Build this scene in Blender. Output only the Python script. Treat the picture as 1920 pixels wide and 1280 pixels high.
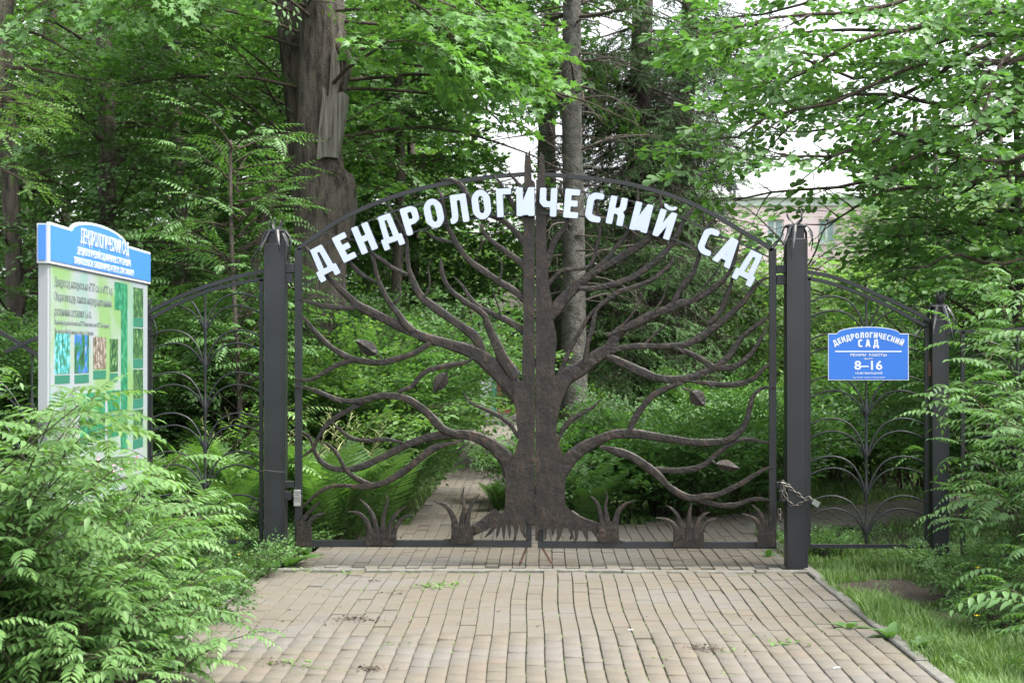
import bpy, math, random
import numpy as np
from mathutils import Vector, Matrix, geometry

# ------------------------------------------------------------------ clear, camera, world, sun, exposure
for o in list(bpy.data.objects):
    bpy.data.objects.remove(o)
S = bpy.context.scene
COL = S.collection
FPX = 3000.0                      # focal length in photo pixels (1920 wide)
CAMZ = 1.6
YAW = math.atan(45/FPX); PITCH = math.atan(20/FPX)
cd = bpy.data.cameras.new('camera'); cam = bpy.data.objects.new('camera', cd); COL.objects.link(cam)
cam.location = (0, 0, CAMZ); cam.rotation_euler = (math.pi/2+PITCH, 0, YAW)
cd.sensor_width = 36; cd.lens = FPX/1920*36; cd.clip_start = .1; cd.clip_end = 2000
cd.dof.use_dof = True; cd.dof.focus_distance = 12.0; cd.dof.aperture_fstop = 5.6
S.camera = cam

W = bpy.data.worlds.new('World'); S.world = W; W.use_nodes = True
SUN_EL, SUN_AZ = math.radians(60), math.radians(106)     # azimuth clockwise from +Y (behind the trees, to the right)
nt = W.node_tree; nt.nodes.clear()
sky = nt.nodes.new('ShaderNodeTexSky'); sky.sky_type = 'NISHITA'; sky.sun_disc = False
sky.sun_elevation = SUN_EL; sky.sun_rotation = SUN_AZ; sky.air_density = 1.0; sky.dust_density = 4.0; sky.ozone_density = 1.0
hs = nt.nodes.new('ShaderNodeHueSaturation'); hs.inputs['Saturation'].default_value = .22; hs.inputs['Value'].default_value = 1.25
bg = nt.nodes.new('ShaderNodeBackground'); bg.inputs['Strength'].default_value = .15
wo = nt.nodes.new('ShaderNodeOutputWorld')
nt.links.new(sky.outputs[0], hs.inputs['Color']); nt.links.new(hs.outputs[0], bg.inputs['Color']); nt.links.new(bg.outputs[0], wo.inputs['Surface'])

sl = bpy.data.lights.new('sun', 'SUN'); sl.energy = 2.3; sl.angle = math.radians(14); sl.color = (1, .95, .86)
so = bpy.data.objects.new('sun', sl); COL.objects.link(so)
sd = Vector((math.sin(SUN_AZ)*math.cos(SUN_EL), math.cos(SUN_AZ)*math.cos(SUN_EL), math.sin(SUN_EL)))
so.rotation_euler = sd.to_track_quat('Z', 'Y').to_euler(); so.location = (0, 0, 30)
S.view_settings.view_transform = 'Standard'; S.view_settings.look = 'None'
S.view_settings.gamma = 1; S.view_settings.use_curve_mapping = False
S.view_settings.exposure = 1.62
try:
    S.cycles.max_bounces = 8; S.cycles.transmission_bounces = 6; S.cycles.diffuse_bounces = 4
except Exception: pass

# ------------------------------------------------------------------ helpers
_cy, _sy, _cp, _sp = math.cos(YAW), math.sin(YAW), math.cos(PITCH), math.sin(PITCH)
def U(px, py, Y):
    """photo pixel -> world point on the plane y = Y"""
    x, y = (px-960)/FPX, (640-py)/FPX
    fy, fz = _cp - y*_sp, _sp + y*_cp          # forward, up before yaw
    wx, wy = x*_cy - fy*_sy, x*_sy + fy*_cy
    t = Y/wy
    return Vector((wx*t, Y, CAMZ + fz*t))
def G(px, Y, z=0):
    p = U(px, 640, Y); return Vector((p.x, Y, z))

MATS = {}
def nmat(name, build):
    if name in MATS: return MATS[name]
    m = bpy.data.materials.new(name); m.use_nodes = True
    n = m.node_tree; b = n.nodes['Principled BSDF']
    build(n, b); MATS[name] = m
    return m
def ramp(n, src, stops):
    r = n.nodes.new('ShaderNodeValToRGB')
    els = r.color_ramp.elements
    while len(els) < len(stops): els.new(.5)
    for e, (p, c) in zip(els, stops):
        e.position = p; e.color = (*c, 1) if len(c) == 3 else c
    n.links.new(src, r.inputs[0]); return r.outputs[0]
def noise(n, scale, detail=4, rough=.6, vec=None, stretch=None, kind='Object'):
    t = n.nodes.new('ShaderNodeTexNoise'); t.inputs['Scale'].default_value = scale
    t.inputs['Detail'].default_value = detail; t.inputs['Roughness'].default_value = rough
    tc = n.nodes.new('ShaderNodeTexCoord')
    src = tc.outputs[kind]
    if stretch:
        mp = n.nodes.new('ShaderNodeMapping'); mp.inputs['Scale'].default_value = stretch
        n.links.new(src, mp.inputs[0]); src = mp.outputs[0]
    n.links.new(src, t.inputs['Vector'])
    return t.outputs['Fac']
def wpos_noise(n, scale, detail=4, rough=.6, stretch=(1, 1, 1)):
    t = n.nodes.new('ShaderNodeTexNoise'); t.inputs['Scale'].default_value = scale
    t.inputs['Detail'].default_value = detail; t.inputs['Roughness'].default_value = rough
    g = n.nodes.new('ShaderNodeNewGeometry'); mp = n.nodes.new('ShaderNodeMapping'); mp.inputs['Scale'].default_value = stretch
    n.links.new(g.outputs['Position'], mp.inputs[0]); n.links.new(mp.outputs[0], t.inputs['Vector'])
    return t.outputs['Fac']
def mixc(n, fac, a, b, blend='MIX'):
    m = n.nodes.new('ShaderNodeMix'); m.data_type = 'RGBA'; m.blend_type = blend
    if isinstance(fac, (int, float)): m.inputs[0].default_value = fac
    else: n.links.new(fac, m.inputs[0])
    for i, v in ((6, a), (7, b)):
        if isinstance(v, tuple): m.inputs[i].default_value = (*v[:3], 1)
        else: n.links.new(v, m.inputs[i])
    return m.outputs[2]
def math_(n, op, a, b=None):
    m = n.nodes.new('ShaderNodeMath'); m.operation = op
    for i, v in enumerate((a, b)):
        if v is None: continue
        if isinstance(v, (int, float)): m.inputs[i].default_value = v
        else: n.links.new(v, m.inputs[i])
    return m.outputs[0]
def bump(n, b, src, strength=.4, dist=.01):
    x = n.nodes.new('ShaderNodeBump'); x.inputs['Strength'].default_value = strength; x.inputs['Distance'].default_value = dist
    n.links.new(src, x.inputs['Height']); n.links.new(x.outputs[0], b.inputs['Normal'])
def flat(name, col, rough=.6, metal=0, nz=.12, sc=30):
    def f(n, b):
        v = noise(n, sc)
        c = mixc(n, v, tuple(max(0, k*(1-nz)) for k in col), tuple(min(1, k*(1+nz)) for k in col))
        n.links.new(c, b.inputs['Base Color']); b.inputs['Roughness'].default_value = rough; b.inputs['Metallic'].default_value = metal
    return nmat(name, f)
def leafmat(name, dark, light, accent=None, trans=.32, rough=.42):
    def tone(c): return (max(c[0], .47*c[1]), c[1], max(c[2], .30*c[1]))
    k = 1.35 if name in ('maple_leaf', 'dark_broadleaf', 'shrub_leaf', 'oak_leaf', 'fir_needles') else 1.0
    dark, light = (tone(tuple(v*k for v in q)) for q in (dark, light))
    if accent: accent = (accent[0], accent[1], max(accent[2], .26*accent[1]))
    def f(n, b):
        g = n.nodes.new('ShaderNodeNewGeometry'); oi = n.nodes.new('ShaderNodeObjectInfo')
        r = math_(n, 'ADD', math_(n, 'MULTIPLY', g.outputs['Random Per Island'], .62), math_(n, 'MULTIPLY', oi.outputs['Random'], .38))
        st = [(0, dark), (.55, tuple((a+c)/2 for a, c in zip(dark, light))), (.93, light)]
        if accent: st.append((.985, accent))
        c = ramp(n, r, st)
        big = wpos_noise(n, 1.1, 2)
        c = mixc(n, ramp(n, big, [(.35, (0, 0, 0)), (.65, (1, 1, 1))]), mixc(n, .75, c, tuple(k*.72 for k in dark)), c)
        n.links.new(c, b.inputs['Base Color']); b.inputs['Roughness'].default_value = rough
        b.inputs['Specular IOR Level'].default_value = .12 if 'needles' in name else .42
        t = n.nodes.new('ShaderNodeBsdfTranslucent')
        ct = mixc(n, 1.0, c, (1.08, 1.22, .50), 'MULTIPLY'); 
        n.links.new(ct, t.inputs['Color'])
        m = n.nodes.new('ShaderNodeMixShader'); m.inputs[0].default_value = trans
        n.links.new(b.outputs[0], m.inputs[1]); n.links.new(t.outputs[0], m.inputs[2])
        n.links.new(m.outputs[0], n.nodes['Material Output'].inputs['Surface'])
    return nmat(name, f)

def mesh(name, V, T, mats, mi=None, smooth=False):
    """V (n,3), T list/array of tris or quads with equal length rows"""
    me = bpy.data.meshes.new(name)
    V = np.asarray(V, dtype=np.float32); T = np.asarray(T, dtype=np.int32)
    k = T.shape[1]
    me.vertices.add(len(V)); me.vertices.foreach_set('co', V.ravel())
    me.loops.add(T.size); me.loops.foreach_set('vertex_index', T.ravel())
    me.polygons.add(len(T)); me.polygons.foreach_set('loop_start', np.arange(0, T.size, k, dtype=np.int32))
    me.polygons.foreach_set('loop_total', np.full(len(T), k, dtype=np.int32))
    for m in mats: me.materials.append(m)
    if mi is not None: me.polygons.foreach_set('material_index', np.asarray(mi, dtype=np.int32))
    if smooth: me.polygons.foreach_set('use_smooth', np.ones(len(T), dtype=bool))
    me.update(calc_edges=True)
    return me
def link(name, me, parent=None, loc=None):
    o = bpy.data.objects.new(name, me); COL.objects.link(o)
    if parent: o.parent = parent
    if loc is not None: o.location = loc
    return o
def tag(o, label=None, cat=None, group=None, kind=None):
    if label: o['label'] = label
    if cat: o['category'] = cat
    if group: o['group'] = group
    if kind: o['kind'] = kind
    return o
def empty(name, loc, label, cat, group=None):
    o = bpy.data.objects.new(name, None); COL.objects.link(o); o.location = loc; o.empty_display_size = .2
    return tag(o, label, cat, group)

class MB:
    """collects quads/tris as quads-of-tris for one mesh"""
    def __init__(s): s.v = []; s.f = []; s.m = []
    def add(s, vs, fs, mi=0):
        b = len(s.v); s.v += [tuple(v) for v in vs]
        for f in fs:
            f = [b+i for i in f]
            s.f.append(f); s.m.append(mi)
    def box(s, x0, x1, y0, y1, z0, z1, mi=0, ch=0):
        if ch:
            pts = []
            for z, k in ((z0, 0), (z0+ch, 1), (z1-ch, 1), (z1, 0)):
                i = 0 if k else ch
                pts += [(x0+i, y0+i, z), (x1-i, y0+i, z), (x1-i, y1-i, z), (x0+i, y1-i, z)]
            fs = [(3, 2, 1, 0), (12, 13, 14, 15)]
            for l in range(3):
                for a in range(4):
                    c = (a+1) % 4; fs.append((l*4+a, l*4+c, l*4+4+c, l*4+4+a))
            s.add(pts, fs, mi); return
        s.add([(x0,y0,z0),(x1,y0,z0),(x1,y1,z0),(x0,y1,z0),(x0,y0,z1),(x1,y0,z1),(x1,y1,z1),(x0,y1,z1)],
              [(3,2,1,0),(4,5,6,7),(0,1,5,4),(1,2,6,5),(2,3,7,6),(3,0,4,7)], mi)
    def tube(s, pts, rad, n=6, mi=0, cap=True):
        pts = [Vector(p) for p in pts]; L = len(pts)
        if isinstance(rad, (int, float)): rad = [rad]*L
        vs = []; up = Vector((0, 0, 1))
        t0 = (pts[1]-pts[0]).normalized()
        a = t0.orthogonal().normalized()
        for i in range(L):
            t = (pts[min(i+1, L-1)]-pts[max(i-1, 0)]).normalized()
            a = (a - t*a.dot(t)).normalized(); b = t.cross(a)
            for k in range(n):
                an = 2*math.pi*k/n
                vs.append(pts[i] + (a*math.cos(an)+b*math.sin(an))*rad[i])
        fs = [(i*n+k, i*n+(k+1) % n, (i+1)*n+(k+1) % n, (i+1)*n+k) for i in range(L-1) for k in range(n)]
        if cap: fs += [tuple(range(n))[::-1], tuple((L-1)*n+k for k in range(n))]
        s.add(vs, fs, mi)
    def bar(s, pts, w, d, mi=0):
        """flat bar of width w (in the x-z plane) and depth d (along y) following pts"""
        pts = [Vector(p) for p in pts]; L = len(pts); vs = []
        for i in range(L):
            t = (pts[min(i+1, L-1)]-pts[max(i-1, 0)]); t.y = 0; t.normalize()
            nrm = Vector((-t.z, 0, t.x))*(w/2)
            for sx, sy in ((-1,-1),(1,-1),(1,1),(-1,1)):
                vs.append(pts[i]+nrm*sx+Vector((0, sy*d/2, 0)))
        fs = [(i*4+k, i*4+(k+1) % 4, i*4+4+(k+1) % 4, i*4+4+k) for i in range(L-1) for k in range(4)]
        fs += [(3,2,1,0), tuple((L-1)*4+k for k in range(4))]
        s.add(vs, fs, mi)
    def poly(s, pts2, y0, y1, mi=0, bev=0):
        """extruded x-z polygon between y0 (front) and y1 (back)"""
        p = [Vector((a, 0, b)) for a, b in pts2]
        area = sum(p[i].x*p[(i+1) % len(p)].z-p[(i+1) % len(p)].x*p[i].z for i in range(len(p)))
        if area < 0: p.reverse()
        n = len(p)
        tris = geometry.tessellate_polygon([[Vector((q.x, q.z, 0)) for q in p]])
        vs = [(q.x, y0, q.z) for q in p]+[(q.x, y1, q.z) for q in p]
        fs = []
        for t in tris:
            a, b, c = t
            ar = (p[b].x-p[a].x)*(p[c].z-p[a].z)-(p[c].x-p[a].x)*(p[b].z-p[a].z)
            if ar < 0: a, b, c = c, b, a
            fs.append((a, b, c)); fs.append((c+n, b+n, a+n))
        fs += [(i, i+n, (i+1) % n+n, (i+1) % n) for i in range(n)]
        s.add(vs, fs, mi)
    def build(s, name, mats, parent=None, smooth=False, loc=None):
        me = bpy.data.meshes.new(name)
        me.from_pydata([tuple(v) for v in s.v], [], s.f)
        if not isinstance(mats, (list, tuple)): mats = [mats]
        for m in mats: me.materials.append(m)
        if len(mats) > 1: me.polygons.foreach_set('material_index', s.m)
        if smooth: me.polygons.foreach_set('use_smooth', [True]*len(me.polygons))
        me.update()
        return link(name, me, parent, loc)
def localise(o, base):
    """shift the mesh so that the object's origin sits at base (for tidy parenting)"""
    o.data.transform(Matrix.Translation(-Vector(base)))
    return o
def crom(P, step=1):
    """catmull-rom through tuples of any length; returns dense list"""
    P = [np.array(p, float) for p in P]; out = []
    Q = [2*P[0]-P[1]]+P+[2*P[-1]-P[-2]]
    for i in range(1, len(Q)-2):
        n = max(2, int(np.linalg.norm((Q[i+1]-Q[i])[:2])/step))
        for k in range(n):
            t = k/n; a, b, c, d = Q[i-1], Q[i], Q[i+1], Q[i+2]
            out.append(.5*((2*b)+(-a+c)*t+(2*a-5*b+4*c-d)*t*t+(-a+3*b-3*c+d)*t**3))
    out.append(P[-1]); return out

# ------------------------------------------------------------------ materials
def _bark(dark, light, sc=9, hz=1.0):
    def f(n, b):
        a = noise(n, sc, 8, .7, stretch=(1, 1, .22*hz)); c2 = noise(n, sc*5, 4, .6)
        l = noise(n, 2.2, 3, .5)
        c = ramp(n, a, [(.38, dark), (.56, light)])
        c = mixc(n, math_(n, 'MULTIPLY', c2, .5), c, tuple(k*.45 for k in dark))
        c = mixc(n, ramp(n, l, [(.55, (0, 0, 0)), (.75, (.5, .5, .5))]), c, (.09, .105, .06))
        n.links.new(c, b.inputs['Base Color']); b.inputs['Roughness'].default_value = .9
        bump(n, b, math_(n, 'ADD', a, math_(n, 'MULTIPLY', c2, .6)), 1.0, .05)
    return f
M_bark = nmat('bark_dark', _bark((.032, .026, .021), (.165, .140, .115), 14))
M_barkf = nmat('bark_fir', _bark((.055, .052, .045), (.15, .145, .128), 9, 4))
M_sbark = nmat('bark_spruce', _bark((.016, .013, .011), (.060, .048, .038), 16))
M_twig = nmat('twig_bark', _bark((.05, .036, .026), (.11, .085, .06), 30))
M_dead = nmat('dead_twig', _bark((.10, .08, .065), (.2, .17, .145), 30))
def _wood(n, b):
    a = noise(n, 14, 5, .6, stretch=(3, 3, .15))
    c = ramp(n, a, [(.3, (.050, .042, .034)), (.5, (.135, .125, .110)), (.75, (.205, .195, .175))])
    n.links.new(c, b.inputs['Base Color']); b.inputs['Roughness'].default_value = .85; bump(n, b, a, .6, .02)
M_wood = nmat('bare_weathered_wood', _wood)
def _forged(n, b):
    a = wpos_noise(n, 16, 6, .7, (1, 1, .6)); a2 = wpos_noise(n, 70, 4, .7)
    s = math_(n, 'ADD', a, math_(n, 'MULTIPLY', math_(n, 'SUBTRACT', a2, .5), .5))
    c = ramp(n, s, [(.34, (.010, .0088, .0080)), (.50, (.0165, .0135, .0115)), (.62, (.032, .022, .016)), (.74, (.068, .043, .029))])
    n.links.new(c, b.inputs['Base Color'])
    b.inputs['Roughness'].default_value = .5; b.inputs['Metallic'].default_value = .25
    bump(n, b, math_(n, 'ADD', a, math_(n, 'MULTIPLY', a2, .16)), .6, .018)
M_forged = nmat('forged_brown_steel', _forged)
def _paint(n, b):
    a = wpos_noise(n, 5, 4, .6); c = ramp(n, a, [(.3, (.010, .0115, .0140)), (.7, (.0165, .0185, .0225))])
    n.links.new(c, b.inputs['Base Color']); b.inputs['Roughness'].default_value = .42
    bump(n, b, wpos_noise(n, 60, 3, .5), .12, .003)
M_post = nmat('charcoal_painted_steel', _paint)
def _white(n, b):
    a = wpos_noise(n, 3, 4, .6); c = ramp(n, a, [(.3, (.40, .455, .60)), (.7, (.45, .51, .66))])
    n.links.new(c, b.inputs['Base Color']); b.inputs['Roughness'].default_value = .35
M_letter = nmat('bluish_white_plastic', _white)
M_rim = flat('off_white_board_rim', (.46, .48, .52), .5, 0, .08, 6)
M_white = flat('white_print', (.60, .64, .72), .4, 0, .04)
M_blue = flat('blue_print', (.028, .15, .56), .35, 0, .04, 4)
M_blue2 = flat('sky_blue_header', (.045, .185, .56), .35, 0, .05, 3)
M_grey = flat('light_grey_steel', (.26, .275, .30), .5, 0, .06, 8)
M_dark = flat('dark_print', (.03, .045, .035), .6)
M_red = flat('red_print', (.45, .05, .08), .5)
M_labelg = flat('bottle_green_print', (.02, .13, .085), .5)
M_chain = flat('galvanised_steel', (.16, .15, .135), .38, .8, .2)
M_lock = flat('padlock_steel', (.27, .29, .28), .35, .6)
def _rust(n, b):
    a = wpos_noise(n, 60, 5); c = ramp(n, a, [(.35, (.05, .03, .022)), (.65, (.14, .07, .04))])
    n.links.new(c, b.inputs['Base Color']); b.inputs['Roughness'].default_value = .8
M_rust = nmat('rusty_steel', _rust)

def _brick(n, b):
    g = n.nodes.new('ShaderNodeNewGeometry'); oi = n.nodes.new('ShaderNodeObjectInfo')
    r = math_(n, 'FRACT', math_(n, 'ADD', g.outputs['Random Per Island'], oi.outputs['Random']))
    c = ramp(n, r, [(0, (.078, .069, .053)), (.2, (.089, .079, .059)), (.55, (.099, .086, .062)), (.8, (.093, .083, .064)), (.93, (.101, .080, .060)), (1, (.081, .077, .068))])
    fine = wpos_noise(n, 160, 3, .7); mid = wpos_noise(n, 9, 5, .7); big = wpos_noise(n, 1.1, 4, .6)
    c = mixc(n, .28, c, ramp(n, fine, [(.3, (.13, .11, .085)), (.7, (.18, .16, .125))]))
    c = mixc(n, ramp(n, mid, [(.5, (0, 0, 0)), (.72, (.38, .38, .38))]), c, (.060, .055, .042))
    c = mixc(n, ramp(n, big, [(.45, (0, 0, 0)), (.66, (.75, .75, .75))]), c, (.118, .112, .104))
    # pale chalky smears and dark stains with shapes of their own
    sm = wpos_noise(n, 2.6, 6, .75, (.6, 1.6, 1))
    c = mixc(n, ramp(n, sm, [(.66, (0, 0, 0)), (.76, (.6, .6, .6))]), c, (.22, .215, .205))
    c = mixc(n, ramp(n, sm, [(.25, (.55, .55, .55)), (.34, (0, 0, 0))]), c, (.06, .052, .044))
    n.links.new(c, b.inputs['Base Color']); b.inputs['Roughness'].default_value = .88
    bump(n, b, math_(n, 'ADD', fine, mid), .35, .006)
M_brick = nmat('sand_coloured_paver', _brick)
def _joint(n, b):
    c = ramp(n, wpos_noise(n, 12, 5, .7), [(.35, (.075, .066, .046)), (.6, (.09, .092, .048)), (.8, (.07, .095, .035))])
    n.links.new(c, b.inputs['Base Color']); b.inputs['Roughness'].default_value = 1
M_joint = nmat('mossy_joint_sand', _joint)
def _conc(n, b):
    c = ramp(n, wpos_noise(n, 18, 6, .7), [(.3, (.065, .062, .048)), (.5, (.125, .122, .108)), (.8, (.19, .19, .178))])
    n.links.new(c, b.inputs['Base Color']); b.inputs['Roughness'].default_value = .9; bump(n, b, wpos_noise(n, 70, 4), .4, .008)
M_conc = nmat('weathered_concrete', _conc)
def _soilg(n, b):
    a = wpos_noise(n, 3, 6, .7); d = wpos_noise(n, 26, 5, .7)
    c = ramp(n, a, [(.35, (.030, .040, .014)), (.55, (.045, .062, .02)), (.75, (.065, .055, .032))])
    c = mixc(n, math_(n, 'MULTIPLY', d, .6), c, (.03, .03, .015))
    n.links.new(c, b.inputs['Base Color']); b.inputs['Roughness'].default_value = 1; bump(n, b, d, .8, .03)
M_ground = nmat('mossy_soil', _soilg)
def _soil(n, b):
    a = wpos_noise(n, 22, 6, .7)
    c = ramp(n, a, [(.35, (.022, .017, .012)), (.55, (.055, .042, .030)), (.75, (.10, .08, .058))])
    n.links.new(c, b.inputs['Base Color']); b.inputs['Roughness'].default_value = 1; bump(n, b, a, .9, .03)
M_soil = nmat('bare_soil', _soil)

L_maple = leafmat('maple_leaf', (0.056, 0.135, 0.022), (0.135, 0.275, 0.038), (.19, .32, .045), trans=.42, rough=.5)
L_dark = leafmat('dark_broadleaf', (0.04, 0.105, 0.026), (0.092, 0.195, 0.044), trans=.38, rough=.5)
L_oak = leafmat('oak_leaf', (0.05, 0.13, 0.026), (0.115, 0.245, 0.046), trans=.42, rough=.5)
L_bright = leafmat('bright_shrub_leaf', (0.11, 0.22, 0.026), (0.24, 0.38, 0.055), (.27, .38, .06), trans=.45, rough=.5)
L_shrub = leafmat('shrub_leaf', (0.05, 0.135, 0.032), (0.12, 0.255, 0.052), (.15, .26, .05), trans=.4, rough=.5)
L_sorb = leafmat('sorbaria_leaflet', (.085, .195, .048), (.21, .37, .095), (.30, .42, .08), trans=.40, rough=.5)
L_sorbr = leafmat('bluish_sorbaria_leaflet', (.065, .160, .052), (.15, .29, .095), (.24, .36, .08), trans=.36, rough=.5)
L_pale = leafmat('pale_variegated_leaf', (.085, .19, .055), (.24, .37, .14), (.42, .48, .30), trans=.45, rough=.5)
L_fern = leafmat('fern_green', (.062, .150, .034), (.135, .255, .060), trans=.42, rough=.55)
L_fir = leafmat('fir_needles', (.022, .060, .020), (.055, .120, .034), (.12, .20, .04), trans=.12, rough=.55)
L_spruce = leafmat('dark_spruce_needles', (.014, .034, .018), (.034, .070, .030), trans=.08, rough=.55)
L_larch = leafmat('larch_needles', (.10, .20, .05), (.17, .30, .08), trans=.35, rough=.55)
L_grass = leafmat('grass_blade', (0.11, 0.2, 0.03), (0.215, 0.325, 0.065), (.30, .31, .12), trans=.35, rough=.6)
L_herb = leafmat('herb_leaf', (.065, .165, .034), (.13, .26, .06), trans=.35, rough=.55)
M_yellow = flat('yellow_petal', (.75, .52, .02), .5)
M_plume = flat('cream_flower', (.26, .30, .12), .7)
M_stem = nmat('green_brown_stem', _bark((.07, .075, .03), (.14, .13, .06), 30))

# ------------------------------------------------------------------ ground and paving (setting)
rnd = random.Random(7); nr = np.random.default_rng(11)
def ground():
    xs = np.unique(np.concatenate([np.linspace(-600, -30, 12), np.linspace(-30, 30, 121), np.linspace(30, 600, 12)]))
    ys = np.unique(np.concatenate([np.linspace(-300, 2, 8), np.linspace(2, 50, 97), np.linspace(50, 900, 14)]))
    X, Y = np.meshgrid(xs, ys)
    pav = (np.abs(X) < 2.3) | ((Y > 11.7) & (Y < 19))
    H = .035*np.sin(X*1.7+Y*.8)*np.sin(Y*1.1-X*.4)+.02*np.sin(X*3.1)*np.sin(Y*2.7)
    H = np.where(pav | (np.abs(X) > 30) | (Y > 45), 0, H)-.045
    V = np.stack([X, Y, H], -1).reshape(-1, 3); w = len(xs)
    i = np.arange((len(ys)-1)*(w-1)); r, c = i//(w-1), i % (w-1); a = r*w+c
    o = link('ground', mesh('ground', V, np.stack([a, a+1, a+w+1, a+w], -1), [M_ground], smooth=True))
    tag(o, 'mossy soil under the grass and trees', None, None, 'structure')
ground()

PAVE_X = 1.95
def in_path(x, y):
    """is the point paved beyond the cross strip?"""
    if y < 11.84: return False
    cx = -.74 - .004*(y-14)
    if y >= 14.9 and abs(x-cx) < .42 and y < 36: return True       # path straight on
    if y < 14.9 and -1.9+max(0, y-12.6)*.30 < x < 1.9: return True # court behind the gate
    # branch leaving to the right
    if x >= 1.0 and x < 8:
        c = 14.3+(x-1)*.75
        if abs(y-c) < .85 and y > 12.6+(x-1)*.15: return True
    return False

def brick_mesh():
    m = MB(); hx, hy, c = .0472, .0982, .003
    p = [(-hx,-hy,-.05),(hx,-hy,-.05),(hx,hy,-.05),(-hx,hy,-.05)]+[(-hx,-hy,-c),(hx,-hy,-c),(hx,hy,-c),(-hx,hy,-c)]+[(-hx+c,-hy+c,0),(hx-c,-hy+c,0),(hx-c,hy-c,0),(-hx+c,hy-c,0)]
    f = [(8,9,10,11)]
    for l in (0, 4):
        for k in range(4): f.append((l+k, l+(k+1) % 4, l+4+(k+1) % 4, l+4+k))
    return p, f
bp, bf = brick_mesh()
paving = tag(link('pavement', mesh('pavement', [(-1.97, -5, -.016), (1.97, -5, -.016), (1.97, 11.74, -.016), (-1.97, 11.74, -.016)], [(0, 1, 2, 3)], [M_joint])),
             'mossy joint bed under the sand-coloured pavers in front of the gate', None, None, 'structure')
court = MB()
for y0 in np.arange(11.82, 36, .3):
    xs = np.arange(-2.2, 8, .15); run = None
    for x in list(xs)+[99]:
        ins = x < 50 and in_path(x, y0+.15)
        if ins and run is None: run = x
        if not ins and run is not None:
            court.add([(run-.05, y0, -.016), (x-.02, y0, -.016), (x-.02, y0+.3, -.016), (run-.05, y0+.3, -.016)], [(0, 1, 2, 3)]); run = None
courto = tag(court.build('path', M_joint), 'mossy joint bed under the paved path beyond the gate', None, None, 'structure')
def wob(x, y): return .007*math.sin(y*1.1+x*.5)+.004*math.sin(y*2.9+x*1.3)+.003*math.sin(x*5+y*.5)
cells = []
for c in range(39):
    x = -1.9+c*.1; off = (.1 if c % 2 else 0)+rnd.uniform(-.05, .05)
    y = 6.6+off
    while y < 11.64:
        s = 1.0
        cells.append((x+wob(x, y), y, math.atan((wob(x, y+.1)-wob(x, y-.1))/.2)*-1+rnd.gauss(0, .006), rnd.gauss(0, .0018)-(.006 if rnd.random()<.02 else 0), rnd.gauss(0, .0025), rnd.gauss(0, .005)))
        y += .2012+rnd.uniform(-.001, .002)
vis = [q for q in cells if q[1] > 7.55 and abs(q[0]) < .36*q[1]*.93]
vis.sort(key=lambda q: q[1])
partset = set(vis[:300])
me_b = [mesh('brick', [(a*rnd.uniform(.985, 1.0), b, c) for a, b, c in bp], bf, [M_brick]) for _ in range(3)]
rest = MB()
def brick_xf(q): return Matrix.Translation((q[0], q[1], q[3])) @ Matrix.Rotation(q[2], 4, 'Z') @ Matrix.Rotation(q[4], 4, 'X') @ Matrix.Rotation(q[5], 4, 'Y')
for q in cells:
    if q in partset:
        o = link('brick', rnd.choice(me_b), paving); o.matrix_local = brick_xf(q)
    else:
        xf = brick_xf(q); rest.add([xf @ Vector(p) for p in bp], bf)
tag(rest.build('brick', M_brick, paving), None, None, None, 'stuff')
rest = MB()
for c in range(-24, 100):
    x = -.03+c*.1; off = (.1 if c % 2 else 0)+rnd.uniform(-.05, .05)
    y = 11.93+off
    while y < 35:
        if in_path(x, y) or (y < 12.1 and abs(x) < 1.9):
            q = (x+wob(x, y)*.8, y, rnd.gauss(0, .012), rnd.gauss(0, .0022), rnd.gauss(0, .008), rnd.gauss(0, .008))
            xf = brick_xf(q); rest.add([xf @ Vector(p) for p in bp], bf)
        y += .2015
tag(rest.build('brick', M_brick, courto), None, None, None, 'stuff')

def kerb(name, x, y0, y1, label, along='y', w=.075):
    r = tag(bpy.data.objects.new(name, None), label, None, None, 'structure'); COL.objects.link(r)
    r.location = (x, y0, 0) if along == 'y' else (y0, x, 0)
    y = y0
    while y < y1-.1:
        L = min(1.0 if along == 'y' else rnd.uniform(.7, 1.1), y1-y)
        m = MB(); m.box(-w/2, w/2, .006, L-.006, -.12, .0+rnd.uniform(-.004, .008), 0, .008)
        o = m.build('kerb_stone', M_conc, r)
        if along == 'y': o.location = (rnd.gauss(0, .004), y-y0, 0); o.rotation_euler = (rnd.gauss(0, .004), rnd.gauss(0, .02), rnd.gauss(0, .006))
        else: o.location = (y-y0, rnd.gauss(0, .003), .002); o.rotation_euler = (0, 0, -math.pi/2+rnd.gauss(0, .004))
        if along != 'y': o.location.x = y-y0
        y += L
    return r
kerb('kerb', 2.02, 6.4, 15.2, 'narrow concrete kerb along the grass on the right of the paving')
kerb('kerb', -2.02, 6.4, 12.4, 'narrow concrete kerb along the weeds on the left of the paving')
kerb('concrete_strip', 11.78, -1.98, 2.0, 'pale concrete strip crossing the paving just in front of the gate', 'x', .075)

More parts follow.
